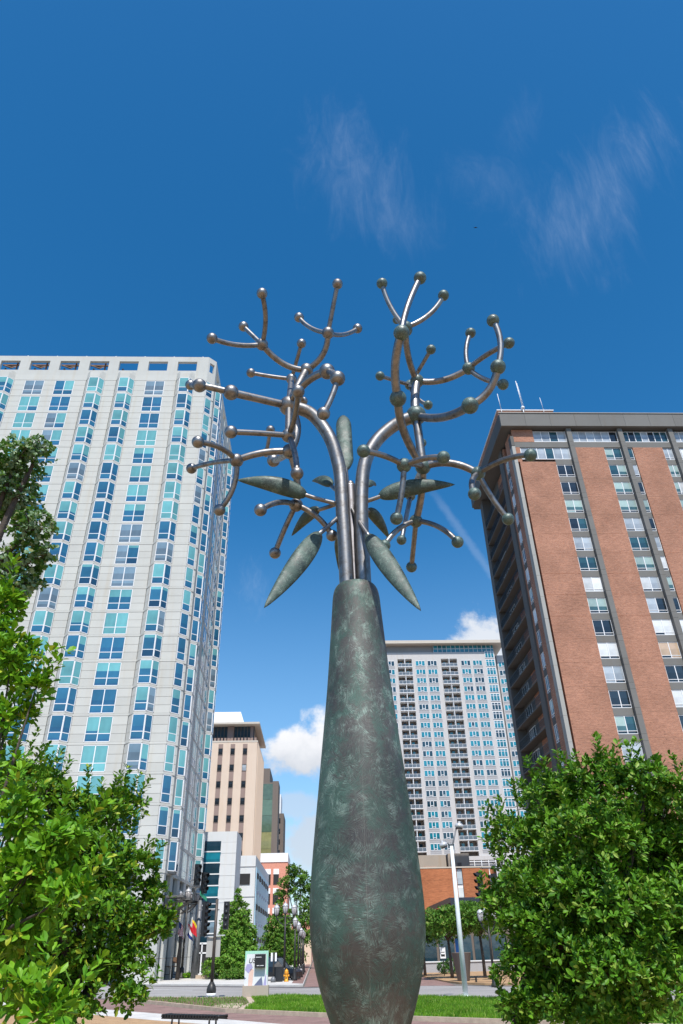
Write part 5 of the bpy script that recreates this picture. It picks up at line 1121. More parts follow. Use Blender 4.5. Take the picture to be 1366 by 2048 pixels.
LAC = [[-4.2, 10.5, 4.43, 0.43], [-3.62, 10.0, 4.07, 0.4], [-3.1, 10.4, 3.87, 0.45], [-2.87, 11.0, 4.09, 0.33], [-3.28, 10.0, 3.34, 0.58], [-2.72, 10.6, 3.27, 0.51], [-2.28, 11.0, 3.02, 0.17], [-3.56, 10.0, 2.9, 0.62], [-2.83, 10.2, 2.62, 0.63], [-2.38, 10.8, 2.55, 0.38], [-1.98, 10.4, 2.58, 0.17], [-2.39, 10.2, 2.14, 0.37], [-3.15, 10.4, 2.05, 0.49], [-2.21, 10.0, 1.85, 0.18], [-3.86, 10.8, 2.11, 0.51], [-2.8, 10.0, 1.72, 0.29]]
LBC = [[-2.52, 5.6, 4.34, 0.21], [-2.78, 5.8, 4.93, 0.18], [-2.23, 5.5, 4.1, 0.1], [-2.44, 5.6, 3.89, 0.16], [-2.16, 5.4, 3.09, 0.19], [-1.77, 5.2, 2.93, 0.15], [-1.91, 5.3, 2.74, 0.23], [-1.6, 5.1, 2.6, 0.13], [-1.97, 5.4, 2.4, 0.2], [-1.7, 5.0, 2.09, 0.18], [-1.49, 4.8, 2.03, 0.08], [-3.1, 5.7, 4.5, .45], [-2.9, 5.6, 3.4, .5], [-2.6, 5.3, 2.4, .45]]
LCC = [[-7.36, 14.0, 12.5, 0.67], [-6.85, 14.0, 12.96, 0.32], [-7.47, 14.5, 11.65, 0.61], [-6.41, 13.6, 10.41, 0.47], [-6.62, 14.0, 9.73, 0.56], [-6.09, 13.8, 9.88, 0.25], [-6.78, 14.0, 9.0, 0.41], [-6.44, 14.2, 9.33, 0.31], [-8.47, 14.5, 11.8, 1.35], [-8.2, 14.5, 9.6, 1.0], [-9.3, 15, 13, 1.2]]
tree('magnolia_tree', 'big dark green leafy tree filling the lower right corner', 'tree', (3.3, 9.2, 0), RTC, 0.086, 0.46, M_['lf_r'], 1.05, 7, 260, M_['lf_ro'], 0.11, flat=0.68)
tree('magnolia_tree', 'broad green leafy tree in the lower left corner, behind the yellow-green branches', 'tree', (-3.0, 10.3, 0), LAC, 0.082, 0.5, M_['lf_l'], 1.1, 7, 200, M_['lf_ro'], 0.10, flat=0.7)
tree('near_tree', 'nearest yellow-green large-leaved branches at the left edge', 'tree', (-3.1, 5.4, 0), LBC, 0.085, 0.46, M_['lf_b'], 1.35, 6, 290, M_['lf_bo'], 0.035)
tree('linden_tree', 'tall tree with pale undersided round leaves at the left edge, high against the tower', 'tree', (-11.5, 15.5, 0), LCC, 0.10, 0.8, M_['lf_c'], 1.0, 6, 0, None, 0.22, sprigs=False)
# small slanting sapling trunk and street trees
def cone_clumps(x, y, z0, z1, r, n):
    out = []
    for i in range(n):
        s = i / (n - 1); rr = r * (1 - s) ** 0.8 + 0.25; k = max(1, int(5 * (1 - s)) + 1)
        for j in range(k): a = 6.28 * j / k + i; q = rr * 0.55 if k > 1 else 0; out.append([x + q * math.cos(a), y + q * math.sin(a), z0 + (z1 - z0) * s, rr * 0.55])
    return out
def round_clumps(x, y, z, R_, n, rz=0.8):
    out = []
    for i in range(n):
        a = 2.39996 * i; s = math.sqrt((i + .5) / n); out.append([x + R_ * s * math.cos(a) * 0.75, y + R_ * s * math.sin(a) * 0.75, z + R_ * rz * (rng.random() - .45) * (1.1 - s * .5), R_ * rng.uniform(.32, .5)])
    return out
tree('conical_tree', 'bright green cone-shaped tree in front of the white parking block', 'tree', (-8.1, 82, 0.13), cone_clumps(-8.1, 82, 1.0, 7.6, 2.4, 10), 0.26, 0.5, M_['lf_x'], 1.0, 7, trunk_r=0.2, sprigs=False, group='street trees left of the sculpture')
tree('street_tree', 'dark green column-shaped street tree behind the triple-globe lamp', 'tree', (-4.3, 100, 0.13), cone_clumps(-4.6, 100, 1.6, 8.2, 2.1, 8) + cone_clumps(-3.4, 103, 1.6, 6.5, 1.6, 5), 0.3, 0.5, M_['lf_m'], 1.0, 7, trunk_r=0.2, sprigs=False, group='street trees left of the sculpture')
tree('street_tree', 'tallest lighter green spreading tree above the row of street lamps', 'tree', (-2.9, 122, 0.13), [[-4.6, 122, 11.0, 1.2], [-3.6, 122, 12.6, 1.2], [-2.3, 122, 11.6, 1.3], [-1.0, 122, 10.3, 1.1], [-3.4, 123, 9.8, 1.5], [-1.7, 122, 8.0, 1.4], [-0.9, 121, 6.0, 1.3], [-2.4, 122, 5.5, 1.6], [-1.4, 120, 3.8, 1.3], [-5.4, 123, 9.6, 0.9]], 0.36, 0.5, M_['lf_m'], 0.8, 7, trunk_r=0.25, sprigs=False, group='street trees left of the sculpture')
for i, (x, y, z, r, lb) in enumerate(((9.6, 75, 3.4, 2.3, 'small round street tree just right of the vase, left of the white pole'), (10.9, 68, 4.0, 2.3, 'grey-green street tree directly behind the white lamp pole'), (13.4, 67, 4.3, 2.5, 'street tree between the white lamp pole and the dark leafy tree'))):
    tree('street_tree', lb, 'tree', (x + 0.2, y, 0.12), round_clumps(x, y, z, r, 9), 0.24, 0.42, M_['lf_m' if i else 'lf_d'], 0.9, 7, trunk_r=0.12, sprigs=False, group='street trees right of the sculpture')
tree('corner_tree', 'slim trunked tree behind the right-hand foliage, standing on the lawn', 'tree', (9.6, 37.5, 0.12), round_clumps(9.4, 37.5, 4.4, 1.5, 7), 0.2, 0.5, M_['lf_d'], 1.0, 7, trunk_r=0.15, sprigs=False)
g = G().tube([(2.2, 9.5, -0.05), (2.15, 9.5, 0.9), (2.2, 9.45, 1.55), (2.35, 9.4, 2.0)], [0.05, 0.045, 0.04, 0.03], 8); o = g.obj('low_limb', M_['bark']); tag(o, 'thin slanting grey stem under the hanging tip of the dark leafy tree', 'tree stem')
# shrubs and flowers on the far pavement
def shrub(x, y, r, m, lab, cat='shrub', z=0.13): 
    return tree('shrub', lab, cat, (x, y, z), [[x, y, z + r * .5, r], [x + r, y + .3, z + r * .4, r * .8], [x - r, y - .2, z + r * .4, r * .8]], 0.16, 0.4, m, 1.0, 6, trunk=False, sprigs=False)
shrub(-6.0, 79, 0.8, M_['lf_x'], 'yellow-green low shrub under the conical tree, beside the kiosk')
shrub(-7.6, 78, 0.6, M_['lf_m'], 'green low shrub at the foot of the conical tree')
shrub(-13.1, 86, 0.35, M_['yellow'] if False else M_['lf_b'], 'small yellow flowering clump left of the silver car', 'flowers')
shrub(-10.7, 84.3, 0.35, M_['lf_b'], 'yellow flowering clump in front of the silver car', 'flowers')
shrub(13.0, 79, 0.8, M_['lf_d'], 'clipped dark hedge behind the white pole', 'hedge')

# ------------------------------------------------------------ lamps, signals, signs
def globe_me():
    g = G().lathe([(0.10, 0.0), (0.13, 0.05), (0.19, 0.22), (0.205, 0.36), (0.20, 0.46)], seg=16); a = setm(g.me('lantern_globe'), M_['globe'])
    g = G().lathe([(0.215, 0.46), (0.225, 0.50), (0.18, 0.60), (0.09, 0.67), (0.03, 0.70), (0.02, 0.80)], seg=16); b = setm(g.me('lantern_cap'), M_['globecap'])
    g = G().lathe([(0.05, -0.12), (0.11, -0.06), (0.12, 0.0)], seg=16)
    for k in range(4): a_ = k * math.pi / 2; g.tube([(0.13 * math.cos(a_), 0.13 * math.sin(a_), 0), (0.215 * math.cos(a_), 0.215 * math.sin(a_), 0.3), (0.215 * math.cos(a_), 0.215 * math.sin(a_), 0.48)], 0.012, 5)
    c = setm(g.me('lantern_holder'), M_['iron']); return a, b, c
GL = globe_me()
def lantern(parent, x, y, z, s=1.0):
    o = share('lantern', GL[2], parent, (x, y, z)); o.scale = (s, s, s); share('globe', GL[0], o); share('cap', GL[1], o); return o
def lamp(x, y, h, n, label, s=1.0, arm=0.62, rz=0.0, z=0.13, group=None):
    t = thing('street_lamp', label, 'street lamp', (x, y, z), rz, group)
    G().lathe([(0.24 * s, 0), (0.24 * s, 0.12), (0.17 * s, 0.25), (0.15 * s, 0.8), (0.11 * s, 0.95)], seg=16).obj('base', M_['iron'], t)
    top = h - 0.75 * s
    G().tube([(0, 0, 0.9), (0, 0, top)], [0.085 * s, 0.06 * s], 12).obj('pole', M_['iron'], t)
    if n == 1: lantern(t, 0, 0, top + 0.1, s)
    else:
        xs = [(-arm, 0), (0, 0), (arm, 0)] + ([(0, arm)] if n == 4 else [])
        g = G()
        for (ax_, ay_) in xs:
            if ax_ or ay_: g.tube([(0, 0, top - 0.75 * s), (ax_ * .6, ay_ * .6, top - 0.5 * s), (ax_, ay_, top - 0.22 * s), (ax_, ay_, top - 0.08 * s)], 0.035 * s, 8); g.tube([(0, 0, top - .2 * s), (ax_, ay_, top - .2 * s)], 0.028 * s, 8)
        g.obj('arms', M_['iron'], t)
        for (ax_, ay_) in xs: lantern(t, ax_, ay_, top + (0.12 if not (ax_ or ay_) else 0) * s, s)
    return t
lamp(-2.78, 72.0, 5.75, 3, 'black street lamp with three globes, left of the row of single-globe lamps', 1.15, 0.78)
lamp(-13.81, 85.8, 8.0, 4, 'tall cluster-globe street lamp beside the pale tower, near the flags', 1.5, 0.95)
for (x, y, h, lb) in ((-1.87, 71.4, 4.6, 'nearest single-globe street lamp in the receding row'), (-1.66, 75.5, 4.35, 'second single-globe street lamp of the receding row'), (-1.52, 79.6, 4.0, 'third single-globe street lamp of the receding row'), (-1.5, 88, 4.0, 'fourth single-globe street lamp of the receding row'), (-1.49, 96, 4.0, 'farthest single-globe street lamp of the receding row')):
    lamp(x, y, h, 1, lb, 1.0, group='single-globe lamps along the side street')
lamp(11.6, 54.3, 4.45, 3, 'street lamp with three globes half hidden by the dark leafy tree on the right', 1.0, 0.45, z=0.02)
# tall white pole with two floodlight heads
t = thing('floodlight_pole', 'tall white pole with two floodlight heads at the back of the lawn', 'light pole', (7.57, 42.7, 0.12))
G().tube([(0, 0, 0), (0, 0, 6.95)], [0.14, 0.095], 20).obj('pole', M_['whitepole'], t)
G().tube([(0, 0, 0.0), (0, 0, 0.08)], 0.26, 16).obj('base_plate', M_['whitepole'], t)
g = G().tube([(0, 0, 6.85), (-0.12, 0, 7.05), (-0.34, 0, 7.2)], 0.045, 8).tube([(0, 0, 6.85), (0.14, 0, 7.2), (0.36, 0, 7.85)], 0.045, 8).tube([(-0.02, 0, 6.9), (-0.02, 0, 7.12)], 0.03, 8); g.obj('arms', M_['greypole'], t)
for (x, z, ry) in ((0.55, 7.98, 0.1), (-0.45, 7.02, -0.35)):
    o = G().ball((0, 0, 0), 0.25, 16, 10, 0.62).obj('floodlight', M_['globecap'], t, (x, 0, z)); o.rotation_euler = (0, ry, 0)
    G().lathe([(0.22, -0.12), (0.17, -0.16), (0.0, -0.17)], seg=16).obj('lens', M_['lens'], o); G().box(-0.06, -0.08, 0.12, 0.06, 0.08, 0.24).obj('photocell', M_['globecap'], o)
def signal(parent, x, y, z, n, rz, back=False):
    """z is the top of the head"""
    hgt = 0.36 * n + 0.06
    o = G().box(-0.17, -0.10, -hgt, 0.17, 0.12, 0).obj('signal_head', M_['black'], parent, (x, y, z)); o.rotation_euler = (0, 0, rz)
    for i in range(n):
        cz = -0.21 - 0.36 * i
        g = G(); pts = []
        for a in range(-20, 201, 20): a_ = R(a); pts.append((0.15 * math.cos(a_), 0.15 * math.sin(a_)))
        vs = [(p[0], -0.10, cz + p[1]) for p in pts] + [(p[0] * .97, -0.40 + 0.12 * (1 - p[1] / .15), cz + p[1] * .97) for p in pts]; k = len(pts)
        vs += [(v[0] * .93, v[1], cz + (v[2] - cz) * .93) for v in vs]
        g.add(vs, [(i_, i_ + 1, k + i_ + 1, k + i_) for i_ in range(k - 1)] + [(2 * k + i_, 3 * k + i_, 3 * k + i_ + 1, 2 * k + i_ + 1) for i_ in range(k - 1)] + [(k + i_, k + i_ + 1, 3 * k + i_ + 1, 3 * k + i_) for i_ in range(k - 1)])
        g.obj('visor', M_['black'], o); G().lathe([(0.0, 0), (0.13, 0.0), (0.12, 0.02)], seg=14).obj('lens', M_['lens'], o, (0, -0.115, cz)).rotation_euler = (math.pi / 2, 0, 0)
        G().ball((0, 0.11, cz), 0.12, 12, 8, 1.0).obj('lamp_housing', M_['black'], o) if back else None
    return o
t = thing('traffic_signal_pole', 'brown traffic signal post with two heads standing in the mulch median', 'traffic signal', (-6.2, 49.9, 0.12))
G().lathe([(0.28, 0), (0.28, 0.35), (0.24, 0.5), (0.11, 0.72)], seg=8).obj('base', M_['iron'], t); G().lathe([(0.285, 0.0), (0.285, 0.16)], seg=8).obj('worn_paint', M_['bwhite'], t)
G().tube([(0, 0, 0.7), (0, 0, 5.0)], [0.10, 0.085], 12).obj('pole', M_['brownpole'], t)
for z in (4.72, 2.98): G().box(-0.62, -0.03, z, 0.0, 0.03, z + 0.06).box(0, -0.03, z + .05, 0.62, 0.03, z + 0.11).obj('bracket', M_['globecap'], t)
signal(t, -0.68, 0, 4.88, 5, R(58)); signal(t, 0.62, 0, 4.86, 5 if False else 4, R(180), True)
G().box(-0.48, 0.1, 1.95, 0.36, 0.12, 3.0).obj('sign_back', M_['signback'], t)
t = thing('traffic_signal_pole', 'grey traffic signal pole with large heads beside the pale tower', 'traffic signal', (-12.33, 84.7, 0.13))
G().tube([(0, 0, 0), (0.05, 0, 6.9)], [0.36, 0.2], 14).obj('pole', M_['greypole'], t)
G().tube([(0.05, 0, 6.8), (0.1, 0, 8.6)], [0.12, 0.1], 10).obj('mast', M_['greypole'], t)
o = signal(t, -0.45, -0.3, 10.3, 3, R(30)); o.scale = (1.75,) * 3
o = signal(t, 0.35, -0.2, 9.5, 3, R(40)); o.scale = (1.75,) * 3
G().box(-1.1, -0.2, 8.75, -0.2, 0.1, 8.85).tube([(-1.2, -.1, 8.8), (-0.9, -.1, 8.2), (-.4, -.1, 7.3)], .05, 6).obj('bracket', M_['greypole'], t)
G().add([(0, -.35, 7.35), (0.75, -.35, 6.75), (0.75, -.35, 7.1), (0, -.35, 7.75)], [(0, 1, 2, 3)]).obj('street_sign', M_['signgreen'], t)
G().box(-.1, -.8, 5.9, 2.2, -.7, 6.0).obj('cross_arm', M_['greypole'], t)
G().ball((0.5, -.4, 6.35), .22, 10, 8, .6).obj('camera_housing', M_['frame'], t)
# right-hand signal on a mast arm
t = thing('mast_arm_signal', 'hanging black traffic signals in front of the orange brick wall', 'traffic signal', (16.0, 60, 0.12))
G().tube([(0, 0, 0), (0, 0, 7.4)], [0.16, 0.11], 12).obj('pole', M_['greypole'], t)
G().tube([(0, 0, 7.2), (-1.6, 0, 7.28), (-3.3, 0, 7.3)], [0.07, 0.06, 0.05], 10).obj('mast_arm', M_['greypole'], t)
G().tube([(-2.6, 0, 7.3), (-2.5, 0, 4.5)], 0.03, 6).obj('conduit', M_['globecap'], t)
o = signal(t, -3.42, 0, 7.05, 4, R(-70)); o.scale = (1.25,) * 3
o = signal(t, -2.35, 0.1, 6.9, 3, R(-70)); o.scale = (1.25,) * 3
o = signal(t, -1.1, 0.2, 7.1, 3, R(-70)); o.scale = (1.25,) * 3
t = thing('security_lamp', 'small white lamp on a slim dark pole against the far tower', 'lamp', (19.3, 80, 0.12))
G().tube([(0, 0, 0), (0, 0, 10.8)], [0.12, 0.07], 8).obj('pole', M_['iron'], t); G().ball((-0.2, 0, 10.95), 0.55, 12, 8, 0.35).obj('lamp_head', M_['frame'], t); G().ball((0, 0, 10.6), .2, 8, 6).obj('joint', M_['iron'], t)
# sign posts on the right corner
t = thing('parking_sign', 'small white sign on a dark post among the shaded street trees', 'sign', (11.4, 74, 0.12))
G().tube([(0, 0, 0), (0, 0, 2.2)], .04, 8).obj('post', M_['iron'], t); G().box(-.25, -.05, 1.3, .25, -.03, 2.15).obj('plate', M_['flagwhite'], t); G().box(-.17, -.06, 1.45, .17, -.051, 1.62).box(-.17, -.06, 1.75, .17, -.051, 1.8).obj('marking', M_['iron'], t)
t = thing('parking_meter', 'pale parking meter post beside the small white sign', 'parking meter', (11.75, 72, 0.12))
G().tube([(0, 0, 0), (0, 0, .5)], .04, 8).obj('post', M_['iron'], t); G().box(-.14, -.1, .45, .14, .1, 1.05).obj('housing', M_['white'], t)
t = thing('blue_sign', 'small blue sign just left of the white pole', 'sign', (12.0, 68, 0.12))
G().tube([(0, 0, 0), (0, 0, 3.1)], .05, 8).obj('post', M_['wood'], t); G().box(-.42, -.06, 1.75, 0.05, -.04, 2.75).obj('plate', M_['signblue'], t)
t = thing('planter', 'tapered brown planter beside the white pole base', 'planter', (10.95, 62, 0.12))
G().lathe([(0.42, 0), (0.46, 0.05), (0.72, 1.75), (0.76, 1.8), (0.68, 1.8), (0.66, 1.7)], seg=20).obj('pot', M_['brownwall'], t)
t = thing('iron_lamp_post', 'slim black lamp post just right of the vase, near the shop front', 'lamp', (9.7, 78, 0.12))
G().tube([(0, 0, 0), (0, 0, 2.6)], .07, 8).obj('pole', M_['iron'], t); G().ball((0, 0, 2.75), .17, 10, 8).obj('globe', M_['globe'], t); G().lathe([(.25, 0), (.2, .3), (.1, .6)], seg=12).obj('base', M_['iron'], t)
t = thing('low_wall', 'pale low wall behind the corner pavement on the right', 'wall', (10.5, 84, 0.12))
G().box(0, 0, 0, 12, 0.5, 0.85).obj('wall', M_['bgrey'], t); G().box(-.1, -.1, .85, 12.1, .6, .95).obj('coping', M_['white'], t)
t = thing('wire_bench', 'low black wire bench on the tan corner pavement', 'bench', (12.2, 59.5, 0.0))
G().box(-.9, -.25, .42, .9, .25, .46).obj('seat', M_['iron'], t); 
for x in (-.8, .8): G().box(x - .03, -.22, 0, x + .03, .22, .42).obj('leg', M_['iron'], t)
g = G(); g.tube([(-.9, 0, .1), (0, 0, 0), (.9, 0, .1)], .02, 6).obj('stretcher', M_['iron'], t)
# hydrant
t = thing('fire_hydrant', 'yellow fire hydrant on the far kerb by the black car', 'fire hydrant', (-2.5, 69.6, 0.13))
G().lathe([(.2, 0), (.2, .06), (.135, .08), (.14, .55), (.19, .57), (.19, .62), (.15, .64)], seg=16).obj('barrel', M_['hyd'], t); G().lathe([(.17, .63), (.16, .74), (.10, .82), (.04, .85), (.03, .9)], seg=16).obj('bonnet', M_['hyd'], t)
for a in (0, math.pi / 2, math.pi, -math.pi / 2): G().tube([(.1 * math.cos(a), .1 * math.sin(a), .42), (.24 * math.cos(a), .24 * math.sin(a), .42)], .075, 10).obj('nozzle', M_['hyd'], t)
t = thing('marker_post', 'short dark post with two white markers left of the hydrant', 'post', (-3.55, 68.9, 0.13))
G().lathe([(.22, 0), (.2, .25), (.08, .4)], seg=8).obj('base', M_['greypole'], t); G().tube([(0, 0, .3), (0, 0, 2.1)], .07, 10).obj('post', M_['iron'], t); G().box(-.24, -.05, 1.45, -.1, 0, 2.05).box(.1, -.05, 1.45, .24, 0, 2.05).obj('marker', M_['flagwhite'], t)
t = thing('litter_bin', 'black litter bin between the marker post and the hydrant', 'litter bin', (-3.25, 69.9, 0.13))
G().box(-.42, -.35, 0, .42, .35, 1.05).obj('body', M_['black'], t); G().add([(-.42, -.35, 1.05), (.42, -.35, 1.05), (.42, .35, 1.05), (-.42, .35, 1.05), (0, 0, 1.45)], [(0, 1, 4), (1, 2, 4), (2, 3, 4), (3, 0, 4)]).obj('lid', M_['iron'], t)
# kiosk sign on its concrete block
t = thing('concrete_block', 'weathered concrete plinth under the colourful kiosk, at the lawn edge', 'plinth', (-3.44, 47.9, 0.12))
G().box(-.73, -.35, 0, .73, .35, .55).obj('block', M_['concrete'], t)
k = thing('kiosk_sign', 'mint and lilac painted kiosk sign with a black screen box', 'sign', (-3.44, 47.9, 0.67))
G().box(-.66, -.22, 0, .66, .22, 1.66).obj('body', M_['white'], k)
def poly(pts, m, nm, y=-.224):
    g = G(); g.add([(p[0], y, p[1]) for p in pts], [tuple(range(len(pts)))]); return g.obj(nm, M_[m], k)
poly([(-.66, 1.52), (.66, 1.52), (.66, 1.66), (-.66, 1.66)], 'mint', 'painted_band'); poly([(-.66, 1.0), (-.58, 1.3), (-.56, 1.518), (-.66, 1.518)], 'mint', 'painted_edge'); poly([(.58, .5), (.66, .5), (.66, 1.518), (.56, 1.518)], 'mint', 'painted_edge')
poly([(-.64, .75), (-.44, .58), (-.2, .85), (-.3, 1.05), (-.55, 1.02)], 'lilac', 'painted_shape'); poly([(-.44, 0), (-.2, 0), (-.14, .75), (-.3, .8), (-.42, .55)], 'peach', 'painted_shape'); poly([(-.1, 0), (.4, 0), (.32, .42)], 'slate', 'painted_shape', -.227); poly([(.42, 0), (.6, 0), (.56, .6)], 'lilac', 'painted_shape', -.226); poly([(-.66, .28), (-.56, .35), (-.66, .42)], 'slate', 'painted_shape')
G().box(-.08, -.5, .85, .52, -.226, 1.5).obj('screen_box', M_['black'], k)
fo = bpy.data.curves.new('lettering', 'FONT'); fo.body = 'US'; fo.size = 0.34; fo.extrude = 0.004; fo.shear = 0.25; fo.align_x = 'CENTER'
to = bpy.data.objects.new('lettering', fo); col.objects.link(to); dg = bpy.context.evaluated_depsgraph_get(); tme = bpy.data.meshes.new_from_object(to.evaluated_get(dg)); bpy.data.objects.remove(to)
o = link('lettering', tme, k, M_['iron']); o.location = (-.27, -.232, 1.08); o.rotation_euler = (math.pi / 2, 0, 0)
g = G()
for i in range(9): g.box(-.02 + i * .035, -.505, 1.33 + .008 * (i % 2), .005 + i * .035, -.501, 1.37)
for i in range(10):
    if i != 4: g.box(.04 + i * .04, -.505, .93, .07 + i * .04, -.501, .965)
g.obj('screen_print', M_['flagwhite'], k)
# flags on the pale tower
def flag(x, y, z, kind, lab):
    t = thing('flag', lab, 'flag', (x, y, z), 0, 'flags at the foot of the pale tower')
    G().tube([(-.7, 1.0, -1.6), (0.15, 0, 1.1)], .035, 6).obj('staff', M_['globecap'], t)
    nX, nZ = 10, 13
    def pt(u, v): return (0.1 + u * 0.6 + 0.08 * math.sin(v * 3 + u * 4), -0.05 + 0.08 * math.sin(u * 9), 0.9 - v * 1.0 - u * 0.6)
    def cloth(u0, u1, v0, v1, m, nm):
        g = G(); n1, n2 = 8, 3
        vs = [pt(u0 + (u1 - u0) * i / n1, v0 + (v1 - v0) * j / n2) for j in range(n2 + 1) for i in range(n1 + 1)]
        g.add(vs, [(j * (n1 + 1) + i, j * (n1 + 1) + i + 1, (j + 1) * (n1 + 1) + i + 1, (j + 1) * (n1 + 1) + i) for j in range(n2) for i in range(n1)], True); g.obj(nm, M_[m], t)
    if kind == 'us':
        for i in range(13): cloth(0.42 if i < 7 else 0, 1, i / 13, (i + 1) / 13, 'red' if i % 2 == 0 else 'flagwhite', 'stripe')
        cloth(0, .42, 0, 7 / 13, 'navy', 'canton')
    elif kind == 'mo':
        cloth(0, 1, 0, .33, 'red', 'stripe'); cloth(0, 1, .33, .66, 'flagwhite', 'stripe'); cloth(0, 1, .66, 1, 'navy', 'stripe')
    else:
        cloth(0, 1, 0, .25, 'yellow', 'stripe'); cloth(0, 1, .25, 1, 'red', 'field')
flag(-14.35, 84, 4.2, 'us', 'striped red and white flag with a blue canton, left of the three')
flag(-13.4, 84.2, 4.0, 'mo', 'blue, white and red banded flag, middle of the three')
flag(-12.95, 83.7, 4.35, 'st', 'red flag with a yellow edge beside the grey signal pole')
# tall chairs on the pavement
def chair(x, y, lab):
    t = thing('bar_chair', lab, 'chair', (x, y, 0.13), 0.3, 'tall wooden chairs at the foot of the pale tower')
    G().box(-.35, -.35, 1.05, .35, .35, 1.12).obj('seat', M_['wood'], t); G().box(-.35, .3, 1.35, .35, .36, 1.85).obj('backrest', M_['wood'], t)
    for sx_ in (-.33, .33):
        for sy_ in (-.33, .33): G().box(sx_ - .035, sy_ - .035, 0, sx_ + .035, sy_ + .035, 1.05 if sy_ < 0 else 1.85).obj('leg', M_['iron'], t)
    G().box(-.33, -.34, .4, .33, -.3, .45).obj('footrest', M_['iron'], t)
chair(-15.0, 83.5, 'leftmost tall wooden chair at the foot of the pale tower'); chair(-13.9, 82.6, 'tall wooden chair just left of the cluster-globe lamp')
t = thing('timber_post', 'rough dark timber post beside the tall wooden chairs', 'post', (-13.5, 81.5, 0.13)); G().lathe([(.2, 0), (.17, 1.0), (.22, 1.9), (.15, 2.7), (.17, 3.6)], seg=9).obj('trunk', M_['bark'], t)
t = thing('garden_kerb', 'low pale stone kerb around the flower bed below the silver car', 'kerb', (-12, 83.3, 0.13)); G().box(0, 0, 0, 5.4, .3, .3).obj('kerb_stone', M_['curb'], t)

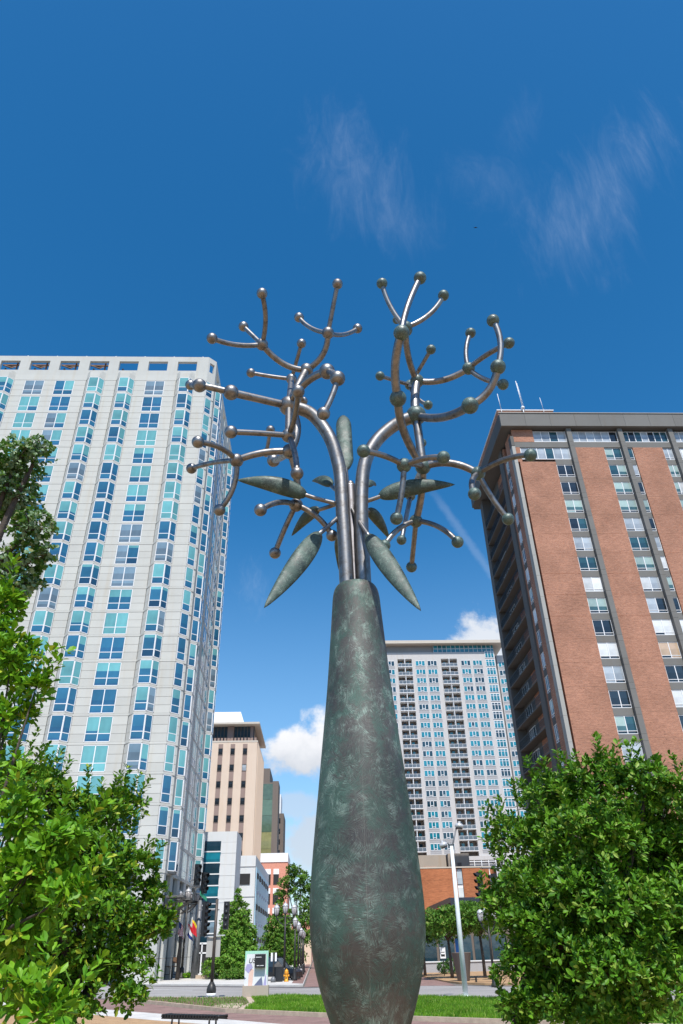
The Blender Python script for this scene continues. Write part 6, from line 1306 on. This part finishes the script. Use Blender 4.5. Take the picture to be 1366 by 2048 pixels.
# ------------------------------------------------------------ cars
def car(lab, x, y, rz, m, suv=False, z=0.13):
    t = thing('parked_car', lab, 'car', (x, y, z), rz)
    L_, W_, Hh = (4.8, 1.9, 1.78) if suv else (4.5, 1.78, 1.45)
    g = G(); b0 = 0.28
    # side profile rings (x, z_top, half width at belt, roof flag)
    lo = [(-L_/2, .55, .78), (-L_/2 + .12, .80, .9), (-L_/2 + .9, .93, .97), (-L_/2 + 1.25, 1.0, 1.0), (L_/2 - .9 if suv else L_/2 - 1.0, 1.02, 1.0), (L_/2 - .15, 1.0 if suv else .98, .93), (L_/2, .7, .85)]
    vs = []; 
    for (px, zt, wf) in lo:
        w2 = W_ / 2 * wf
        vs += [(px, -w2, b0), (px, -w2 * 1.0, zt * .62), (px, -w2 * .93, zt), (px, w2 * .93, zt), (px, w2, zt * .62), (px, w2, b0)]
    n = len(lo); fs = [(i * 6 + k, i * 6 + (k + 1) % 6, (i + 1) * 6 + (k + 1) % 6, (i + 1) * 6 + k) for i in range(n - 1) for k in range(6)] + [tuple(range(6)), tuple((n - 1) * 6 + k for k in range(6))[::-1]]
    o = link('body', pm('body', vs, fs), t, m); bv = o.modifiers.new('b', 'BEVEL'); bv.width = .06; bv.segments = 3; bv.limit_method = 'ANGLE'
    x0, x1, x2, x3 = (-L_/2 + 1.25, -L_/2 + 1.95, L_/2 - .75, L_/2 - .25) if suv else (-L_/2 + 1.3, -L_/2 + 2.1, L_/2 - 1.5, L_/2 - .55)
    def cab(x, zt, wf): w2 = W_/2 * wf; return [(x, -w2, zt), (x, w2, zt)]
    a = [(x0, .99), (x1, Hh - .04), (x2, Hh - .06), (x3, 1.0)]
    gv = [(x0, -W_*.45, .97), (x0, W_*.45, .97), (x1, -W_*.39, Hh-.08), (x1, W_*.39, Hh-.08), (x2, -W_*.39, Hh-.1), (x2, W_*.39, Hh-.1), (x3, -W_*.44, .98), (x3, W_*.44, .98)]
    link('windows', pm('windows', gv, [(0, 1, 3, 2), (4, 5, 7, 6), (0, 2, 4, 6), (1, 7, 5, 3), (2, 3, 5, 4)]), t, M_['r_dark'])
    G().box(x1 - .05, -W_*.40, Hh - .09, x2 + .05, W_*.40, Hh - .02).obj('roof', m, t)
    for s_ in (-1, 1):
        g = G()
        for (pa, pb) in (((x0, .98), (x1, Hh - .08)), (((x1 + x2) / 2, 1.0), ((x1 + x2) / 2, Hh - .08)), ((x3, 1.0), (x2, Hh - .08))): g.tube([(pa[0], s_ * W_ * .455, pa[1]), (pb[0], s_ * W_ * .398, pb[1])], .035, 6)
        g.obj('pillar', m, t)
    for sx_ in (-L_/2 + .88, L_/2 - .9):
        for s_ in (-1, 1):
            o = G().lathe([(.33, -.11), (.35, -.07), (.35, .07), (.33, .11)], seg=24).obj('wheel', M_['tyre'], t, (sx_, s_ * (W_/2 - .1), .35 - .05)); o.rotation_euler = (math.pi / 2, 0, 0)
            g = G().lathe([(.21, -.115), (.225, -.1), (.225, .1), (.21, .115)], seg=20)
            g.obj('rim', M_['globecap'], o)
            g = G()
            for q in range(5): a_ = q * 1.2566; g.box(-.02, 0, -.125, .02, .2, .125); g.v[-8:] = [(v[0]*math.cos(a_) - v[1]*math.sin(a_), v[0]*math.sin(a_) + v[1]*math.cos(a_), v[2]) for v in g.v[-8:]]
            g.obj('spokes', M_['iron'], o)
    for s_ in (-1, 1): G().ball((-L_/2 + .12, s_ * W_ * .36, .72), .13, 12, 8, .7).obj('headlight', M_['globe'], t); G().box(L_/2 - .06, s_ * W_*.36 - .12, .72, L_/2 + .01, s_ * W_*.36 + .12, .9).obj('tail_light', M_['red'], t)
    for s_ in (-1, 1): G().box(x0 + .3, s_ * (W_/2 + .02) - .08, .98, x0 + .45, s_ * (W_/2 + .02) + .08, 1.1).obj('mirror', m, t)
    return t
car('silver car parked behind the brown signal post, at the white building', -9.1, 91.5, 0.12, M_['carS'])
car('black sport utility vehicle behind the kiosk sign and hydrant', -3.75, 73.6, math.pi - 0.35, M_['carB'], True)

# ------------------------------------------------------------ bench in the foreground
t = thing('slatted_bench', 'backless black bench of narrow metal slats at the bottom edge', 'bench', (-4.2, 29.55, 0.0), -0.56)
ms = boxm('slat', -0.026, -0.28, 0, 0.026, 0.28, 0.09, M_['black'])
for i in range(20): share('slat', ms, t, (-1.19 + i * 0.125, 0, 0.42))
for y in (-0.25, 0.25): G().tube([(-1.24, y, .405), (1.24, y, .405)], .02, 8).obj('rail', M_['black'], t)
for x in (-.82, .82):
    G().tube([(x, -.2, 0), (x, -.17, .41)], .03, 8).obj('leg', M_['black'], t); G().tube([(x, .2, 0), (x, .17, .41)], .03, 8).obj('leg', M_['black'], t)
for x in (-1.24, 1.24): G().tube([(x, -.25, .44), (x, -.25, .5), (x, .25, .5), (x, .25, .44)], .025, 8).obj('end_rail', M_['black'], t)
# small dark bird high in the sky
b = thing('bird', 'tiny dark bird high in the sky above the right-hand branches', 'bird', (26, 70, 101))
b.scale = (0.45, 0.45, 0.45)
G().ball((0, 0, 0), .28, 8, 6, .6).obj('body', M_['dark'], b); G().add([(0, 0, 0), (-.9, .2, .35), (-.3, .3, .05)], [(0, 1, 2)]).add([(0, 0, 0), (.9, .2, .35), (.3, .3, .05)], [(0, 2, 1)]).obj('wing', M_['dark'], b)
